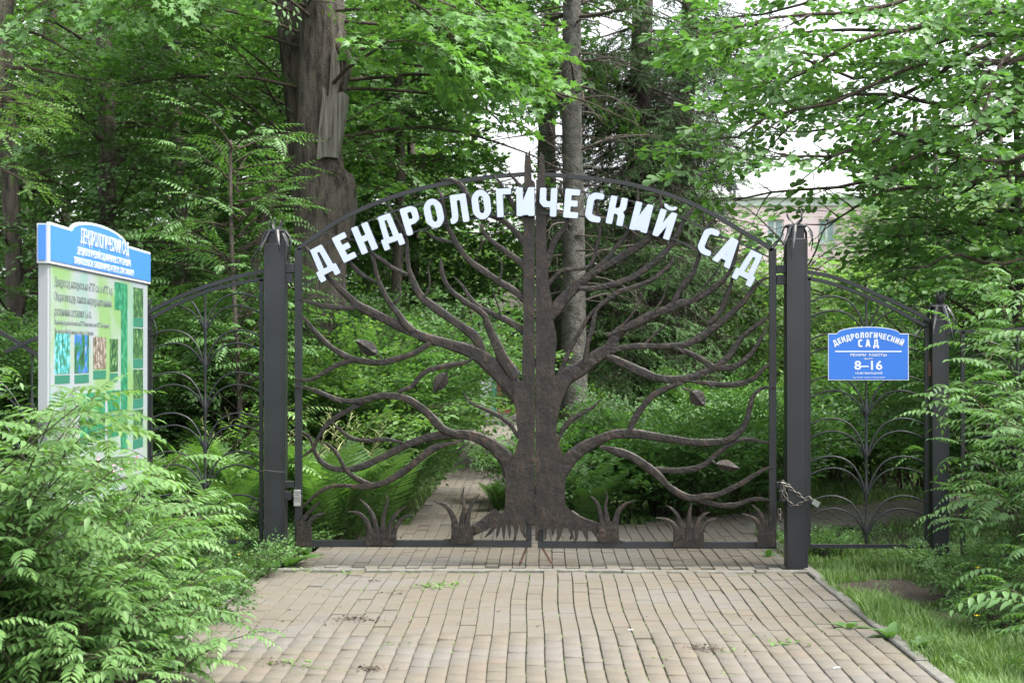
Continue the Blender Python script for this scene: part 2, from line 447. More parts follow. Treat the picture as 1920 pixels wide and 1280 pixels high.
# ------------------------------------------------------------------ leaf, spray and branch kit
def LT(pts, tris): return np.array(pts, np.float32), np.array(tris, np.int32)
leaf_ov = LT([(0,0,0),(-.26,.30,.06),(-.21,.68,.04),(0,1,-.06),(.21,.68,.04),(.26,.30,.06)], [(0,2,1),(0,3,2),(0,4,3),(0,5,4)])
leaf_lo = LT([(0,0,0),(-.27,.5,.05),(0,1,-.06),(.27,.5,.05)], [(0,2,1),(0,3,2)])
leaf_ob = LT([(0,0,0),(-.20,.34,.05),(-.33,.70,.06),(-.16,.96,.01),(0,1,-.04),(.16,.96,.01),(.33,.70,.06),(.20,.34,.05)], [(0,2,1),(0,3,2),(0,4,3),(0,5,4),(0,6,5),(0,7,6)])
leaf_mp = LT([(0,0,0),(-.42,-.02,.0),(-.24,.24,.05),(-.56,.54,-.02),(-.20,.52,.04),(0,1,-.08),(.20,.52,.04),(.56,.54,-.02),(.24,.24,.05),(.42,-.02,0)], [(0,2,1),(0,4,2),(2,4,3),(0,5,4),(0,6,5),(0,8,6),(8,7,6),(0,9,8)])
leaf_ov4 = LT([(0,0,0),(-.20,.36,.04),(0,1,-.12),(.20,.36,.04),(0,.5,-.04)], [(0,4,1),(1,4,2),(2,4,3),(3,4,0)])
leaf_m3 = LT([(0,0,0),(-.55,.40,0),(-.20,.46,.05),(0,1,-.06),(.20,.46,.05),(.55,.40,0)], [(0,2,1),(0,3,2),(0,4,3),(0,5,4)])
leaf_lan = LT([(0,0,0),(-.20,.26,.03),(-.16,.6,.01),(0,1,-.14),(.16,.6,.01),(.20,.26,.03),(0,.32,-.025),(0,.64,-.055)], [(0,6,1),(1,6,7),(1,7,2),(2,7,3),(3,7,4),(4,7,5),(5,7,6),(5,6,0)])
def frame(d, up):
    d = d/np.linalg.norm(d); x = np.cross(d, up); nx = np.linalg.norm(x)
    if nx < 1e-4: x = np.array([1., 0, 0])
    else: x = x/nx
    z = np.cross(x, d); return np.stack([x, d, z], -1)      # columns
def rotm(ax, a):
    c, s = math.cos(a), math.sin(a)
    if ax == 0: return np.array([[1,0,0],[0,c,-s],[0,s,c]])
    if ax == 1: return np.array([[c,0,s],[0,1,0],[-s,0,c]])
    return np.array([[c,-s,0],[s,c,0],[0,0,1]])
class Bag:
    def __init__(s): s.V = []; s.T = []; s.M = []; s.n = 0
    def add(s, V, T, mi=0):
        s.V.append(V); s.T.append(T+s.n); s.n += len(V)
        s.M.append(np.full(len(T), mi, np.int32) if np.isscalar(mi) else mi)
    def arr(s): return np.concatenate(s.V), np.concatenate(s.T), np.concatenate(s.M)
    def tri(s, P, r0, r1, mi=1, n=3):
        P = np.asarray(P, float); L = len(P); d = P[-1]-P[0]
        F = frame(d if np.linalg.norm(d) > 1e-6 else np.array([0, 0, 1.]), np.array([.13, .21, .97]))
        an = np.arange(n)*2*math.pi/n
        ring = np.outer(np.cos(an), F[:, 0])+np.outer(np.sin(an), F[:, 2])
        R = np.linspace(r0, r1, L)
        V = (P[:, None, :]+ring[None]*R[:, None, None]).reshape(-1, 3)
        T = []
        for i in range(L-1):
            for k in range(n):
                a, b = i*n+k, i*n+(k+1) % n
                T += [(a, b, b+n), (a, b+n, a+n)]
        s.add(V.astype(np.float32), np.array(T, np.int32), mi)
    def mesh(s, name, mats):
        V, T, M = s.arr(); return mesh(name, V, T, mats, M)
def put(bag, tpl, pos, F, sc, mi=0):
    bag.add((tpl[0]*sc) @ F.T.astype(np.float32)+np.asarray(pos, np.float32), tpl[1], mi)

def spray(r, L, tpl, ls, nside=4, nl=4, droop=.15, twig=.003, tilt=.45, flatness=1.0):
    """a leafy branchlet along +Y, leaves in a loose plane with normal +Z"""
    b = Bag(); P = []
    cx = r.uniform(-.12, .12)
    for i in range(5):
        t = i/4; P.append((cx*L*t*t, L*t, -droop*L*t*t))
    P = np.array(P); b.tri(P[::2], twig, twig*.4, 1)
    def at(t): 
        k = min(int(t*4), 3); f = t*4-k; return P[k]*(1-f)+P[k+1]*f
    def leaf(p, ang, s):
        d = np.array([math.sin(ang), math.cos(ang), r.normal(0, .22)-.12])
        F = frame(d, np.array([r.normal(0, tilt), r.normal(0, tilt), 1.0]))
        put(b, tpl, p+d*s*.25, F, s, 0)
    for i in range(nside):
        t = .15+.8*(i+r.random()*.6)/nside; side = 1 if i % 2 else -1
        p = at(t); sl = L*(.55-.25*t)*r.uniform(.7, 1.2); a0 = side*r.uniform(.6, 1.1)
        e = p+np.array([math.sin(a0)*sl, math.cos(a0)*sl, r.normal(0, .1)*sl*flatness-.08*sl])
        b.add(np.array([p+(0, 0, .0), e, p+(twig*.9, twig*.9, 0)], np.float32), np.array([(0, 1, 2)], np.int32), 1)
        for k in range(nl):
            tt = (k+1)/nl; q = p*(1-tt)+e*tt
            leaf(q, a0+(1 if k % 2 else -1)*r.uniform(.3, 1.1) if k < nl-1 else a0, ls*r.uniform(.7, 1.15))
    for k in range(3): leaf(at(.5+.2*k), r.uniform(-1, 1), ls*r.uniform(.7, 1.1))
    leaf(at(1), 0, ls)
    return b.arr()
def needle_spray(r, L=.36, nf=5, hang=0.0):
    b = Bag(); b.tri(np.array([(0,0,0),(0,L*.5,-.01),(0,L,-.03)]), .004, .0015, 1)
    def finger(p, ang, l):
        d = np.array([math.sin(ang), math.cos(ang), r.normal(-.05-hang, .12)]); d /= np.linalg.norm(d)
        F = frame(d, np.array([r.normal(0, .3), r.normal(0, .3), 1])); n = max(4, int(l/.026))
        V = []; T = []
        for i in range(n):
            t = i/n; c = t*l; w = .027*(1-.45*t)*r.uniform(.8, 1.2)
            for s in (-1, 1):
                k = len(V); V += [(0, c, 0), (s*w, c+.022, r.uniform(-.004, .010)), (0, c+.020, 0)]; T.append((k, k+1, k+2) if s < 0 else (k, k+2, k+1))
            if i % 3 == 0:
                k = len(V); V += [(-.004, c, 0), (0, c+.016, .017), (.004, c+.01, 0)]; T.append((k, k+1, k+2))
        put(b, (np.array(V, np.float32), np.array(T, np.int32)), p, F, 1.0, 0)
    finger(np.array([0, L*.1, 0.]), 0, L*.95)
    for i in range(nf):
        t = .12+.75*i/nf; sd = 1 if i % 2 else -1
        finger(np.array([0, L*t, -.02*t]), sd*r.uniform(.7, 1.0), L*(.62-.4*t)*r.uniform(.8, 1.2))
    return b.arr()
def compound(r, L=.36, pairs=9, ll=.085, arch=.35, tpl=None, fold=0.25):
    """pinnate leaf along +Y, arching over; material 0 leaflet, 1 rachis"""
    tpl = tpl or leaf_lan
    b = Bag(); n = pairs+2
    pts = []; ang = arch*.45; p = np.array([0., 0, 0]); st = L/n
    cur = r.normal(0, .03)
    az = 0
    for i in range(n+1):
        pts.append(p.copy()); d = np.array([math.sin(az)*math.cos(ang), math.cos(az)*math.cos(ang), math.sin(ang)])
        p = p+d*st; ang -= arch*1.7/n; az += cur
    P = np.array(pts); b.tri(P, .0022, .0009, 1)
    for i in range(2, n):
        t = (i-2)/(n-2); s = ll*(math.sin(math.pi*(.22+.70*t))**.7)*(1-.18*t)*r.uniform(.9, 1.1)
        dv = P[i+1 if i < n else i]-P[i-1]; dv /= np.linalg.norm(dv)
        sideways = np.cross(dv, (0, 0, 1)); sideways /= np.linalg.norm(sideways)
        for sd in (-1, 1):
            a = math.radians(66-16*t)+r.normal(0, .08)
            d = dv*math.cos(a)+sideways*sd*math.sin(a)+np.array([0, 0, r.normal(-.16-fold*.5, .10)])
            F = frame(d, np.array([-sideways[0]*sd*fold+r.normal(0, .1), -sideways[1]*sd*fold+r.normal(0, .1), 1.0]))
            put(b, tpl, P[i], F, s, 0)
    dv = P[-1]-P[-2]; F = frame(dv/np.linalg.norm(dv), np.array([0, .1, 1.])); put(b, tpl, P[-1], F, ll*.75, 0)
    return b.arr()
def frond(r, L=.75, pairs=26, arch=.9):
    b = Bag(); n = pairs; pts = []; ang = 1.38; p = np.array([0., 0, 0]); st = L/n
    for i in range(n+1):
        pts.append(p.copy()); p = p+np.array([0, math.cos(ang), math.sin(ang)])*st; ang -= arch*(.4+1.3*i/n)*1.25/n
    P = np.array(pts); b.tri(P, .004, .0012, 1)
    for i in range(3, n+1):
        t = i/n; w = L*.19*math.sin(math.pi*min(1, (.12+.88*t))**1.15)**.8+.01
        dv = P[min(i+1, n)]-P[i-1]; dv /= np.linalg.norm(dv)
        up = np.cross((1, 0, 0), dv)
        for sd in (-1, 1):
            d = np.array([sd*1.0, 0, 0])+dv*(.28+.3*t)+up*.10*r.normal(0.3, .6)
            F = frame(d, up+np.array([0, 0, .1]))
            # toothed pinna
            V = [(0, 0, 0)]; T = []; K = 6; bw = .115*L/ (w*6)
            bw = st*.62/w
            for k in range(K):
                u0, u1 = k/K, (k+1)/K; e = 1-u0**1.6
                V += [(-bw*e, u0+.11, 0), (-bw*e*.45, u0+.135, 0), (bw*e*.45, u0+.135, 0), (bw*e, u0+.11, 0)]
            V.append((0, 1, -.05)); 
            for k in range(K):
                a = 1+k*4; c = 0 if k == 0 else a-4+1; c2 = 0 if k == 0 else a-4+2
                T += [(c, a+1, a), (c2, a+3, a+2)]
                T += [(c, c2 if k else a+2, a+1)] + ([(c2, a+2, a+1)] if k else [])
            T += [(1+(K-1)*4+1, 1+(K-1)*4+2, len(V)-1)]
            put(b, (np.array(V, np.float32), np.array(T, np.int32)), P[i], F, w*r.uniform(.92, 1.05), 0)
    return b.arr()

_q = np.random.default_rng(5)
def sprays(kind, n=6):
    out = []
    for i in range(n):
        r = np.random.default_rng(hash_(kind)+i)
        if kind == 'maple': out.append(spray(r, .50, leaf_mp, .095, 5, 4, .18, tilt=.4))
        elif kind == 'broad': out.append(spray(r, .42, leaf_ov, .068, 5, 4, .15, tilt=.5))
        elif kind == 'mid': out.append(spray(r, .36, leaf_ov, .062, 5, 5, .12, .002, tilt=.5))
        elif kind == 'maplef': out.append(spray(r, .52, leaf_m3, .105, 5, 4, .18, tilt=.45))
        elif kind == 'mass': out.append(spray(r, .60, leaf_lo, .15, 4, 3, .15, tilt=.6))
        elif kind == 'far': out.append(spray(r, .55, leaf_lo, .095, 5, 4, .15, tilt=.5))
        elif kind == 'oak': out.append(spray(r, .46, leaf_ob, .090, 5, 5, .1, .0035, tilt=.55))
        elif kind == 'small': out.append(spray(r, .30, leaf_lo, .052, 5, 5, .12, .002, tilt=.5))
        elif kind == 'round': out.append(spray(r, .30, leaf_ov, .060, 5, 4, .12, .002, tilt=.5))
        elif kind == 'pinn': out.append(compound(r, .34, 8, .062, .3, leaf_ov4))
        elif kind == 'sapl': out.append(compound(r, .42, 9, .10, .45, leaf_lan))
        elif kind == 'fir': out.append(needle_spray(r))
        elif kind == 'spruce': out.append(needle_spray(r, .34, 5, .25))
        elif kind == 'larch': out.append(needle_spray(r, .30, 3, .1))
    return out
def hash_(s): return sum(ord(c)*(i+3) for i, c in enumerate(s))*17
SPR = {}
def get_spr(kind):
    if kind not in SPR: SPR[kind] = sprays(kind)
    return SPR[kind]
def place_sprays(bag, kind, pos, dirs, scl, r, updev=.3, up=None):
    """vectorised placement of spray templates"""
    if len(pos) == 0: return
    tp = get_spr(kind); pos = np.asarray(pos, float); d = np.asarray(dirs, float); d /= np.linalg.norm(d, axis=1, keepdims=True)
    u = np.zeros_like(d); u[:, 2] = 1; u += r.normal(0, updev, u.shape)
    x = np.cross(d, u); x /= np.maximum(np.linalg.norm(x, axis=1, keepdims=True), 1e-5); z = np.cross(x, d)
    F = np.stack([x, d, z], -1)*np.asarray(scl)[:, None, None]
    which = r.integers(0, len(tp), len(pos))
    for k, (V, T, M) in enumerate(tp):
        idx = np.nonzero(which == k)[0]
        if len(idx) == 0: continue
        VV = np.einsum('nij,vj->nvi', F[idx], V)+pos[idx][:, None, :]
        TT = T[None]+(np.arange(len(idx))*len(V))[:, None, None]
        bag.add(VV.reshape(-1, 3).astype(np.float32), TT.reshape(-1, 3).astype(np.int32), np.tile(M, len(idx)))
def visible_mask(P, m=.9, top=.6):
    """keep what the frame (with a margin in metres) could show"""
    X, Y, Z = P[:, 0], P[:, 1], P[:, 2]
    y = np.maximum(Y, .5)
    cx = X/y*FPX+1005; half = m/y*FPX
    py = 660-(Z-CAMZ)/y*FPX
    k = (cx > -half) & (cx < 1920+half) & (py > -top/y*FPX) & (Y > 4)
    jx = cx+_cr.normal(0, 9, len(X)); jy = py+_cr.normal(0, 9, len(X))
    for x0, x1, y0, y1, Y0, Y1, keep in GAPS:
        k &= ~((jx > x0) & (jx < x1) & (jy > y0) & (jy < y1) & (Y > Y0) & (Y < Y1) & (_cr.random(len(X)) > keep))
    k &= ~((np.abs(X+.76) < .42) & (Z < 2.0) & (Y > 14.5) & (Y < 36))
    return k
_cr = np.random.default_rng(77)
# natural openings in the foliage: (x0, x1, y0, y1 as seen from the path, nearest Y, farthest Y, share of leaves kept)
GAPS = [(980, 1150, -250, 330, 11, 19.8, .06), (1640, 1930, 300, 520, 11, 14.8, .75), (335, 560, 540, 900, 4, 12.2, .0), (425, 560, 0, 1000, 4, 12.2, 0), (905, 985, 690, 810, 14.8, 35.3, .03), (1090, 1300, -200, 430, 11, 17.5, .12), (1300, 1400, 120, 430, 11, 17.5, .35), (1035, 1108, -200, 720, 12.3, 19.8, .06), (548, 668, 60, 480, 12.2, 15.7, .04), (560, 640, -100, 70, 12, 15.7, .35),
        (872, 1005, 185, 325, 15.5, 60, .10), (905, 1040, 250, 330, 15.5, 60, .3), (860, 950, 130, 200, 15.5, 60, .45), (75, 130, 30, 80, 10, 60, .03), (1375, 1640, 225, 350, 15.8, 60, .02), (1400, 1620, 230, 345, 12, 15.8, .45), (1350, 1665, 345, 510, 12, 45.5, .06),
        (1385, 1480, -200, 130, 26.5, 60, .1), (1470, 1930, -200, 235, 15.8, 60, .06), (1630, 1930, 235, 300, 15.8, 60, .5), (1540, 1716, 590, 730, 4, 12.1, .0), (1450, 1740, 380, 1080, 4, 12.0, .0),
        (484, 1480, 0, 1060, 4, 12.2, .0), (395, 500, 840, 1120, 4, 12.4, .25), (100, 285, 395, 640, 4, 11.5, 0), (95, 200, 640, 700, 4, 11.5, .5), (190, 290, 640, 790, 4, 11.5, .06), (215, 290, 790, 890, 4, 11.5, .25), (1730, 1790, 540, 760, 4, 12.2, .1)]
def bough_pts(p0, az, el, L, sag, r, n=9):
    P = [np.array(p0, float)]; a = az; e = el
    for i in range(n-1):
        P.append(P[-1]+np.array([math.sin(a)*math.cos(e), math.cos(a)*math.cos(e), math.sin(e)])*L/(n-1))
        a += r.normal(0, .12); e -= sag/(n-1)*(.5+i/(n-1)); e += r.normal(0, .05)
    return np.array(P)
def foliate(bag, twb, P, kind, r, step, start=.12, sc=(.75, 1.2), sub=True, spread=(.35, 1.2), rad=.03, lean=0.0, cull=True):
    """hang sprays and second-order branches on a bough"""
    L = np.linalg.norm(np.diff(P, axis=0), axis=1); cum = np.concatenate([[0], np.cumsum(L)]); tot = cum[-1]
    twb.tri(P, rad, rad*.18, 1, 5)
    pos = []; dr = []
    def at(s):
        k = min(np.searchsorted(cum, s)-1, len(P)-2); k = max(k, 0); f = (s-cum[k])/max(L[k], 1e-6)
        return P[k]*(1-f)+P[k+1]*f, (P[k+1]-P[k])/max(L[k], 1e-6)
    s = tot*start; side = 1
    while s < tot:
        p, d = at(s); a = side*r.uniform(*spread); ca, sa = math.cos(a), math.sin(a)
        dd = np.array([d[0]*ca+d[1]*sa, -d[0]*sa+d[1]*ca, d[2]*.5+r.normal(0, .15)+lean])
        if sub and tot > .9:
            sl = min(tot-s, tot*.5)*r.uniform(.35, .8)+.12
            if cull and not visible_mask(np.array([p]))[0]: s += step*r.uniform(.7, 1.3); side = -side; continue
            q = bough_pts(p, math.atan2(dd[0], dd[1]), math.asin(max(-.9, min(.9, dd[2]/np.linalg.norm(dd)))), sl, .3, r, 4)
            twb.tri(q, rad*.32, .003, 1, 3)
            m = max(1, int(sl/(step*.9)))
            for k in range(m+1):
                f = k/max(m, 1); j = min(int(f*3), 2); g = f*3-j; pp = q[j]*(1-g)+q[j+1]*g; d2 = q[j+1]-q[j]
                b_ = (1 if k % 2 else -1)*r.uniform(.3, 1.1) if k < m else 0
                cb, sb = math.cos(b_), math.sin(b_)
                pos.append(pp); dr.append([d2[0]*cb+d2[1]*sb, -d2[0]*sb+d2[1]*cb, d2[2]+lean*np.linalg.norm(d2)+r.normal(0, .15)*np.linalg.norm(d2)])
        else:
            pos.append(p); dr.append(dd)
        s += step*r.uniform(.7, 1.3); side = -side
    p, d = at(tot*.999); pos.append(p); dr.append(d)
    pos = np.array(pos); dr = np.array(dr)
    if cull:
        k = visible_mask(pos); pos, dr = pos[k], dr[k]
    place_sprays(bag, kind, pos, dr, r.uniform(sc[0], sc[1], len(pos)), r)

def trunk_mesh(pts, rad, n=14, rough=.06, seed=0, mat=None, name='trunk', parent=None, base=None, furrow=0):
    P = crom([(*p, q) for p, q in zip(pts, rad)], .05 if furrow else .12)
    if furrow: P = [P[i]*(1-t)+P[min(i+1, len(P)-1)]*t for i in range(len(P)-1) for t in (0, .33, .67)]+[P[-1]]
    r = np.random.default_rng(seed); V = []; ph = r.uniform(0, 6.28, 6); fw = r.normal(0, 1, n)
    for i, p in enumerate(P):
        fw = .93*fw+.36*r.normal(0, 1, n)
        for k in range(n):
            a = 2*math.pi*k/n
            s = 1+furrow*(fw[k]-.5*fw[k-1]-.25*abs(fw[(k+1) % n]))+rough*(math.sin(3*a+ph[0]+p[2]*1.1)+.6*math.sin(5*a+ph[1]-p[2]*1.9)+.5*math.sin(2*a+ph[2]+p[2]*3.2))+r.normal(0, rough*.15)
            V.append((p[0]+math.cos(a)*p[3]*s, p[1]+math.sin(a)*p[3]*s, p[2]))
    T = [(i*n+k, i*n+(k+1) % n, (i+1)*n+(k+1) % n, (i+1)*n+k) for i in range(len(P)-1) for k in range(n)]
    o = link(name, mesh(name, V, T, [mat or M_bark], smooth=True), parent)
    if base is not None: localise(o, base)
    return o

def tree(name, label, cat, px, Y, kind, lmat, seed, tr=.12, zr=(1.5, 7.5), nb=40, R=2.2, el=(.0, .6), sag=.6, step=.3, sc=(.8, 1.25), lean=(0, 0), group=None, bark=None, azr=(0, 6.283), top=9, sub=True, rad=.022, trn=True, shape=None):
    b = G(px, Y); r = np.random.default_rng(seed)
    t = empty(name, b, label, cat, group)
    if trn:
        P = [(b.x+lean[0]*z/top+.06*math.sin(z*.9+seed), b.y+lean[1]*z/top+.05*math.cos(z*.7+seed), z) for z in np.linspace(-.1, top, 8)]
        trunk_mesh(P, [tr*1.35]+[tr*(1-.5*z/top) for z in np.linspace(0, top, 8)[1:]], 12, .05, seed, bark or M_bark, 'trunk', t, b)
    bag = Bag(); tw = bag
    for k in range(nb):
        f = (k+r.random())/nb; z = zr[0]+(zr[1]-zr[0])*f
        az = r.uniform(*azr); L = R*r.uniform(.65, 1.1)*(shape(f) if shape else 1)
        p0 = (b.x+lean[0]*z/top, b.y+lean[1]*z/top, z)
        P = bough_pts(p0, az, r.uniform(*el), L, sag*r.uniform(.6, 1.3), r)
        if not visible_mask(P, 2.0, 3.0).any(): continue
        foliate(bag, tw, P, kind, r, step, .18, sc, sub, rad=rad*L/R)
    if bag.n:
        o = link('crown', bag.mesh('crown', [lmat, bark or M_twig]), t); localise(o, b)
    return t

SHRUBS = {}
def shrub_proto(key, kind, lmat, seed, H, R, nst, step=.16, sc=(.8, 1.2), el=(.7, 1.4), sag=.9):
    bag = Bag(); r = np.random.default_rng(seed)
    for k in range(nst):
        az = k*2.4+r.normal(0, .3); e = r.uniform(*el); L = H*r.uniform(.65, 1.15)/max(math.sin(min(e, 1.3)), .6)*.85
        P = bough_pts((r.normal(0, R*.22), r.normal(0, R*.22), 0), az, e, L, sag*r.uniform(.6, 1.3), r, 8)
        foliate(bag, bag, P, kind, r, step, .1, sc, True, rad=.010, cull=False)
    SHRUBS[key] = bag.mesh('foliage', [lmat, M_twig])
def shrub(key, px, Y, s, rot, label, name='shrub', cat='shrub', z=-.02, group=None, sz=None, x=None):
    b = G(px, Y, z) if x is None else Vector((x, Y, z))
    t = empty(name, b, label, cat, group); t.rotation_euler = (0, 0, rot); t.scale = (s, s, s*(sz or 1))
    link('foliage', SHRUBS[key], t)
    return t

# ------------------------------------------------------------------ the forged gate
GY = 12.0
PXM = GY/FPX
def fin(m, name, mats, parent, smooth=False):
    o = m.build(name, mats, parent, smooth)
    return localise(o, parent.location)
def cA(u, v): return (480+u/3.5556, 280+v/3.5556)
def cB(u, v): return (980+u/3.5556, 280+v/3.5556)
def cC(u, v): return (480+u/2.6667, 600+v/2.6667)
def cD(u, v): return (980+u/2.6667, 600+v/2.6667)
SC = {'A': (cA, 3.5556), 'B': (cB, 3.5556), 'C': (cC, 2.6667), 'D': (cD, 2.6667)}
_yo = [0]
def ribbon(parent, segs, name='branch', seed=0, yoff=None, relief=.010, mat=None, minw=.008):
    """forged tapering branch; segs: list of (crop, [(u, v, width)...])"""
    pts = []
    for c, L in segs:
        f, s = SC[c]
        for u, v, w in L:
            x, y = f(u, v); pts.append((x, y, w/s))
    D = crom(pts, 5); r = random.Random(seed+len(D)*7+int(pts[0][0]))
    if yoff is None: _yo[0] = (_yo[0]+1) % 9; yoff = -.012-.0021*_yo[0]
    V = []; ph = r.uniform(0, 6)
    W3 = []
    for i, (x, y, w) in enumerate(D):
        p = U(x, y, GY); W3.append((p.x, p.z, max(w*.82*PXM, minw)/2))
    n = len(W3)
    for i, (x, z, h) in enumerate(W3):
        a = W3[max(i-1, 0)]; b = W3[min(i+1, n-1)]
        tx, tz = b[0]-a[0], b[1]-a[1]; l = math.hypot(tx, tz) or 1; nx, nz = -tz/l, tx/l
        e1 = 1+.07*math.sin(i*.55+ph)+r.uniform(-.05, .05); e2 = 1+.07*math.sin(i*.47+ph*2)+r.uniform(-.05, .05)
        if i in (0, n-1): e1 *= .55; e2 *= .55
        rl = relief*min(1, h/.02)
        off = .25*math.sin(i*.21+ph)
        V += [(x+nx*h*e1, yoff+.004, z+nz*h*e1), (x+nx*h*.74, yoff-rl*.42+r.uniform(-.0015, .0015), z+nz*h*.74), (x+nx*h*off, yoff-rl*.55+r.uniform(-.0015, .0015), z+nz*h*off), (x-nx*h*.74, yoff-rl*.36+r.uniform(-.0015, .0015), z-nz*h*.74),
              (x-nx*h*e2, yoff+.004, z-nz*h*e2), (x, yoff+.016, z)]
    m = MB(); F = []
    for i in range(n-1):
        for k in range(6): F.append((i*6+k, i*6+6+k, i*6+6+(k+1) % 6, i*6+(k+1) % 6))
    F += [tuple(range(6)), tuple(range((n-1)*6, n*6))[::-1]]
    m.add([(a, GY+b, c) for a, b, c in V], F)
    return fin(m, name, mat or M_forged, parent)
def plate(parent, pts, crop, name, y0=-.03, y1=0.0, mat=None, rag=0):
    f, s = SC[crop]; P = []
    q = [f(*p) for p in pts]
    if rag:
        r = random.Random(len(pts)); q2 = []
        for i in range(len(q)):
            a, b = q[i], q[(i+1) % len(q)]; d = math.hypot(b[0]-a[0], b[1]-a[1]); k = max(1, int(d/7))
            for j in range(k):
                t = j/k; q2.append((a[0]*(1-t)+b[0]*t+(r.uniform(-rag, rag) if j else 0), a[1]*(1-t)+b[1]*t+(r.uniform(-rag, rag) if j else 0)))
        q = q2
    P = [U(*p, GY) for p in q]
    m = MB(); m.poly([(p.x, p.z) for p in P], GY+y0, GY+y1)
    return fin(m, name, mat or M_forged, parent)
def pbar(parent, pts, w, name, y=0.0, d=.04, mat=None):
    """bar given in photo pixels, w in photo pixels"""
    m = MB(); P = [U(a, b, GY) for a, b in pts]
    for p in P: p.y = GY+y
    m.bar(P, w*PXM, d); return fin(m, name, mat or M_post, parent)
def arcpts(f, P, step=6): return [f(p[0], p[1]) for p in crom([(a, b) for a, b in P], step)]

hl = U(553, 1030, GY); hr = U(1456, 1030, GY)
GL = empty('gate_leaf', (hl.x, GY, hl.z), 'left leaf of the dark forged gate, carrying the first half of the white arched lettering', 'gate', 'leaves of the forged tree gate')
GR = empty('gate_leaf', (hr.x, GY, hr.z), 'right leaf of the dark forged gate, chained to the post, carrying the word САД', 'gate', 'leaves of the forged tree gate')
# frames
pbar(GL, [(560, 466), (560, 1024)], 13, 'stile')
pbar(GR, [(1448.5, 466), (1448.5, 1026)], 13, 'stile')
pbar(GL, [(991.5, 326), (991.5, 1024)], 11, 'meeting_stile', .012, .035)
pbar(GR, [(1014, 326), (1014, 1026)], 11, 'meeting_stile', .012, .035)
pbar(GL, [(554, 1018), (997, 1019)], 12.5, 'bottom_rail', .002, .044)
pbar(GR, [(1009, 1020.5), (1455, 1021.5)], 12.5, 'bottom_rail', .002, .044)
pbar(GL, arcpts(cA, [(285, 668), (310, 640), (400, 580), (500, 508), (620, 440), (750, 380), (900, 322), (1050, 277), (1200, 240), (1300, 222), (1450, 200), (1600, 181), (1810, 165)], 40), 7.5, 'arched_top_rail', .0)
pbar(GR, arcpts(cB, [(125, 168), (300, 180), (500, 200), (700, 230), (900, 282), (1100, 352), (1300, 450), (1450, 540), (1600, 625), (1665, 672)], 40), 7.5, 'arched_top_rail', .0)
pbar(GL, arcpts(cA, [(335, 700), (600, 562), (760, 478), (930, 412), (1100, 368), (1270, 325), (1430, 302), (1600, 278), (1815, 267)], 40), 3, 'letter_rod', -.035, .010)
pbar(GL, arcpts(cA, [(300, 918), (420, 852), (550, 770), (820, 632), (1050, 555), (1250, 500), (1480, 460), (1650, 437), (1815, 430)], 40), 3, 'letter_rod', -.035, .010)
pbar(GR, arcpts(cB, [(115, 265), (300, 275), (500, 305), (740, 352), (900, 400), (1080, 465), (1280, 565), (1480, 645), (1640, 722)], 40), 3, 'letter_rod', -.035, .010)
pbar(GR, arcpts(cB, [(115, 428), (300, 440), (540, 470), (690, 512), (850, 555), (1000, 600), (1150, 660), (1350, 752), (1640, 930)], 40), 3, 'letter_rod', -.035, .010)
# trunk halves
TL = [(1338,-560),(1341,-760),(1345,-822),(1352,-835),(1360,-820),(1365,-850),(1372,-838),(1378,-700),(1393,-690),(1394,0),(1394,1010),(1390,1012),(1372,1018),(1350,1010),(1345,1050),(1352,1078),(1362,1096),(1342,1085),(1322,1050),(1318,1018),(1312,1010),(1312,1040),(1300,1090),(1285,1108),(1292,1070),(1285,1008),(1272,1010),(1275,1060),(1270,1092),(1262,1070),(1255,1020),(1248,1022),(1246,1065),(1240,1098),(1232,1070),(1230,1030),(1222,1036),(1215,1070),(1200,1092),(1200,1060),(1205,1035),(1196,1040),(1175,1066),(1140,1087),(1165,1050),(1180,1030),(1150,1050),(1100,1072),(1085,1052),(1130,1018),(1200,978),(1238,958),(1246,930),(1250,800),(1240,740),(1285,690),(1312,600),(1302,520),(1302,470),(1290,400),(1285,330),(1330,300),(1330,200),(1334,100),(1336,0),(1337,-200)]
plate(GL, TL, 'C', 'trunk', -.030, -.006, rag=.5)
TR = [(66,-700),(78,-700),(86,-835),(92,-840),(98,-828),(108,-820),(112,-700),(118,-560),(118,-300),(130,-200),(145,-100),(152,0),(168,60),(170,120),(163,200),(160,280),(230,262),(262,280),(225,330),(195,400),(176,480),(168,560),(190,640),(208,700),(214,780),(212,850),(214,925),(250,962),(300,986),(355,1008),(400,1022),(400,1050),(370,1058),(372,1090),(358,1070),(340,1052),(326,1050),(328,1085),(325,1105),(312,1080),(298,1052),(280,1046),(278,1070),(272,1095),(258,1112),(262,1080),(258,1050),(248,1046),(252,1080),(245,1092),(232,1095),(240,1070),(225,1040),(205,1030),(196,1060),(185,1090),(165,1110),(172,1075),(168,1040),(160,1040),(158,1060),(146,1083),(142,1050),(138,1036),(124,1040),(118,1090),(108,1098),(104,1050),(95,1040),(78,1045),(76,1100),(63,1100)]
plate(GR, TR, 'D', 'trunk', -.030, -.006, rag=.5)
ribbon(GL, [('C', [(1210,955,60),(1150,1005,62),(1080,1055,58),(1030,1085,42),(975,1100,28),(938,1097,12)])], 'root')
ribbon(GR, [('D', [(225,960,60),(300,1010,62),(380,1040,62),(430,1075,46),(480,1105,34),(532,1112,12)])], 'root')
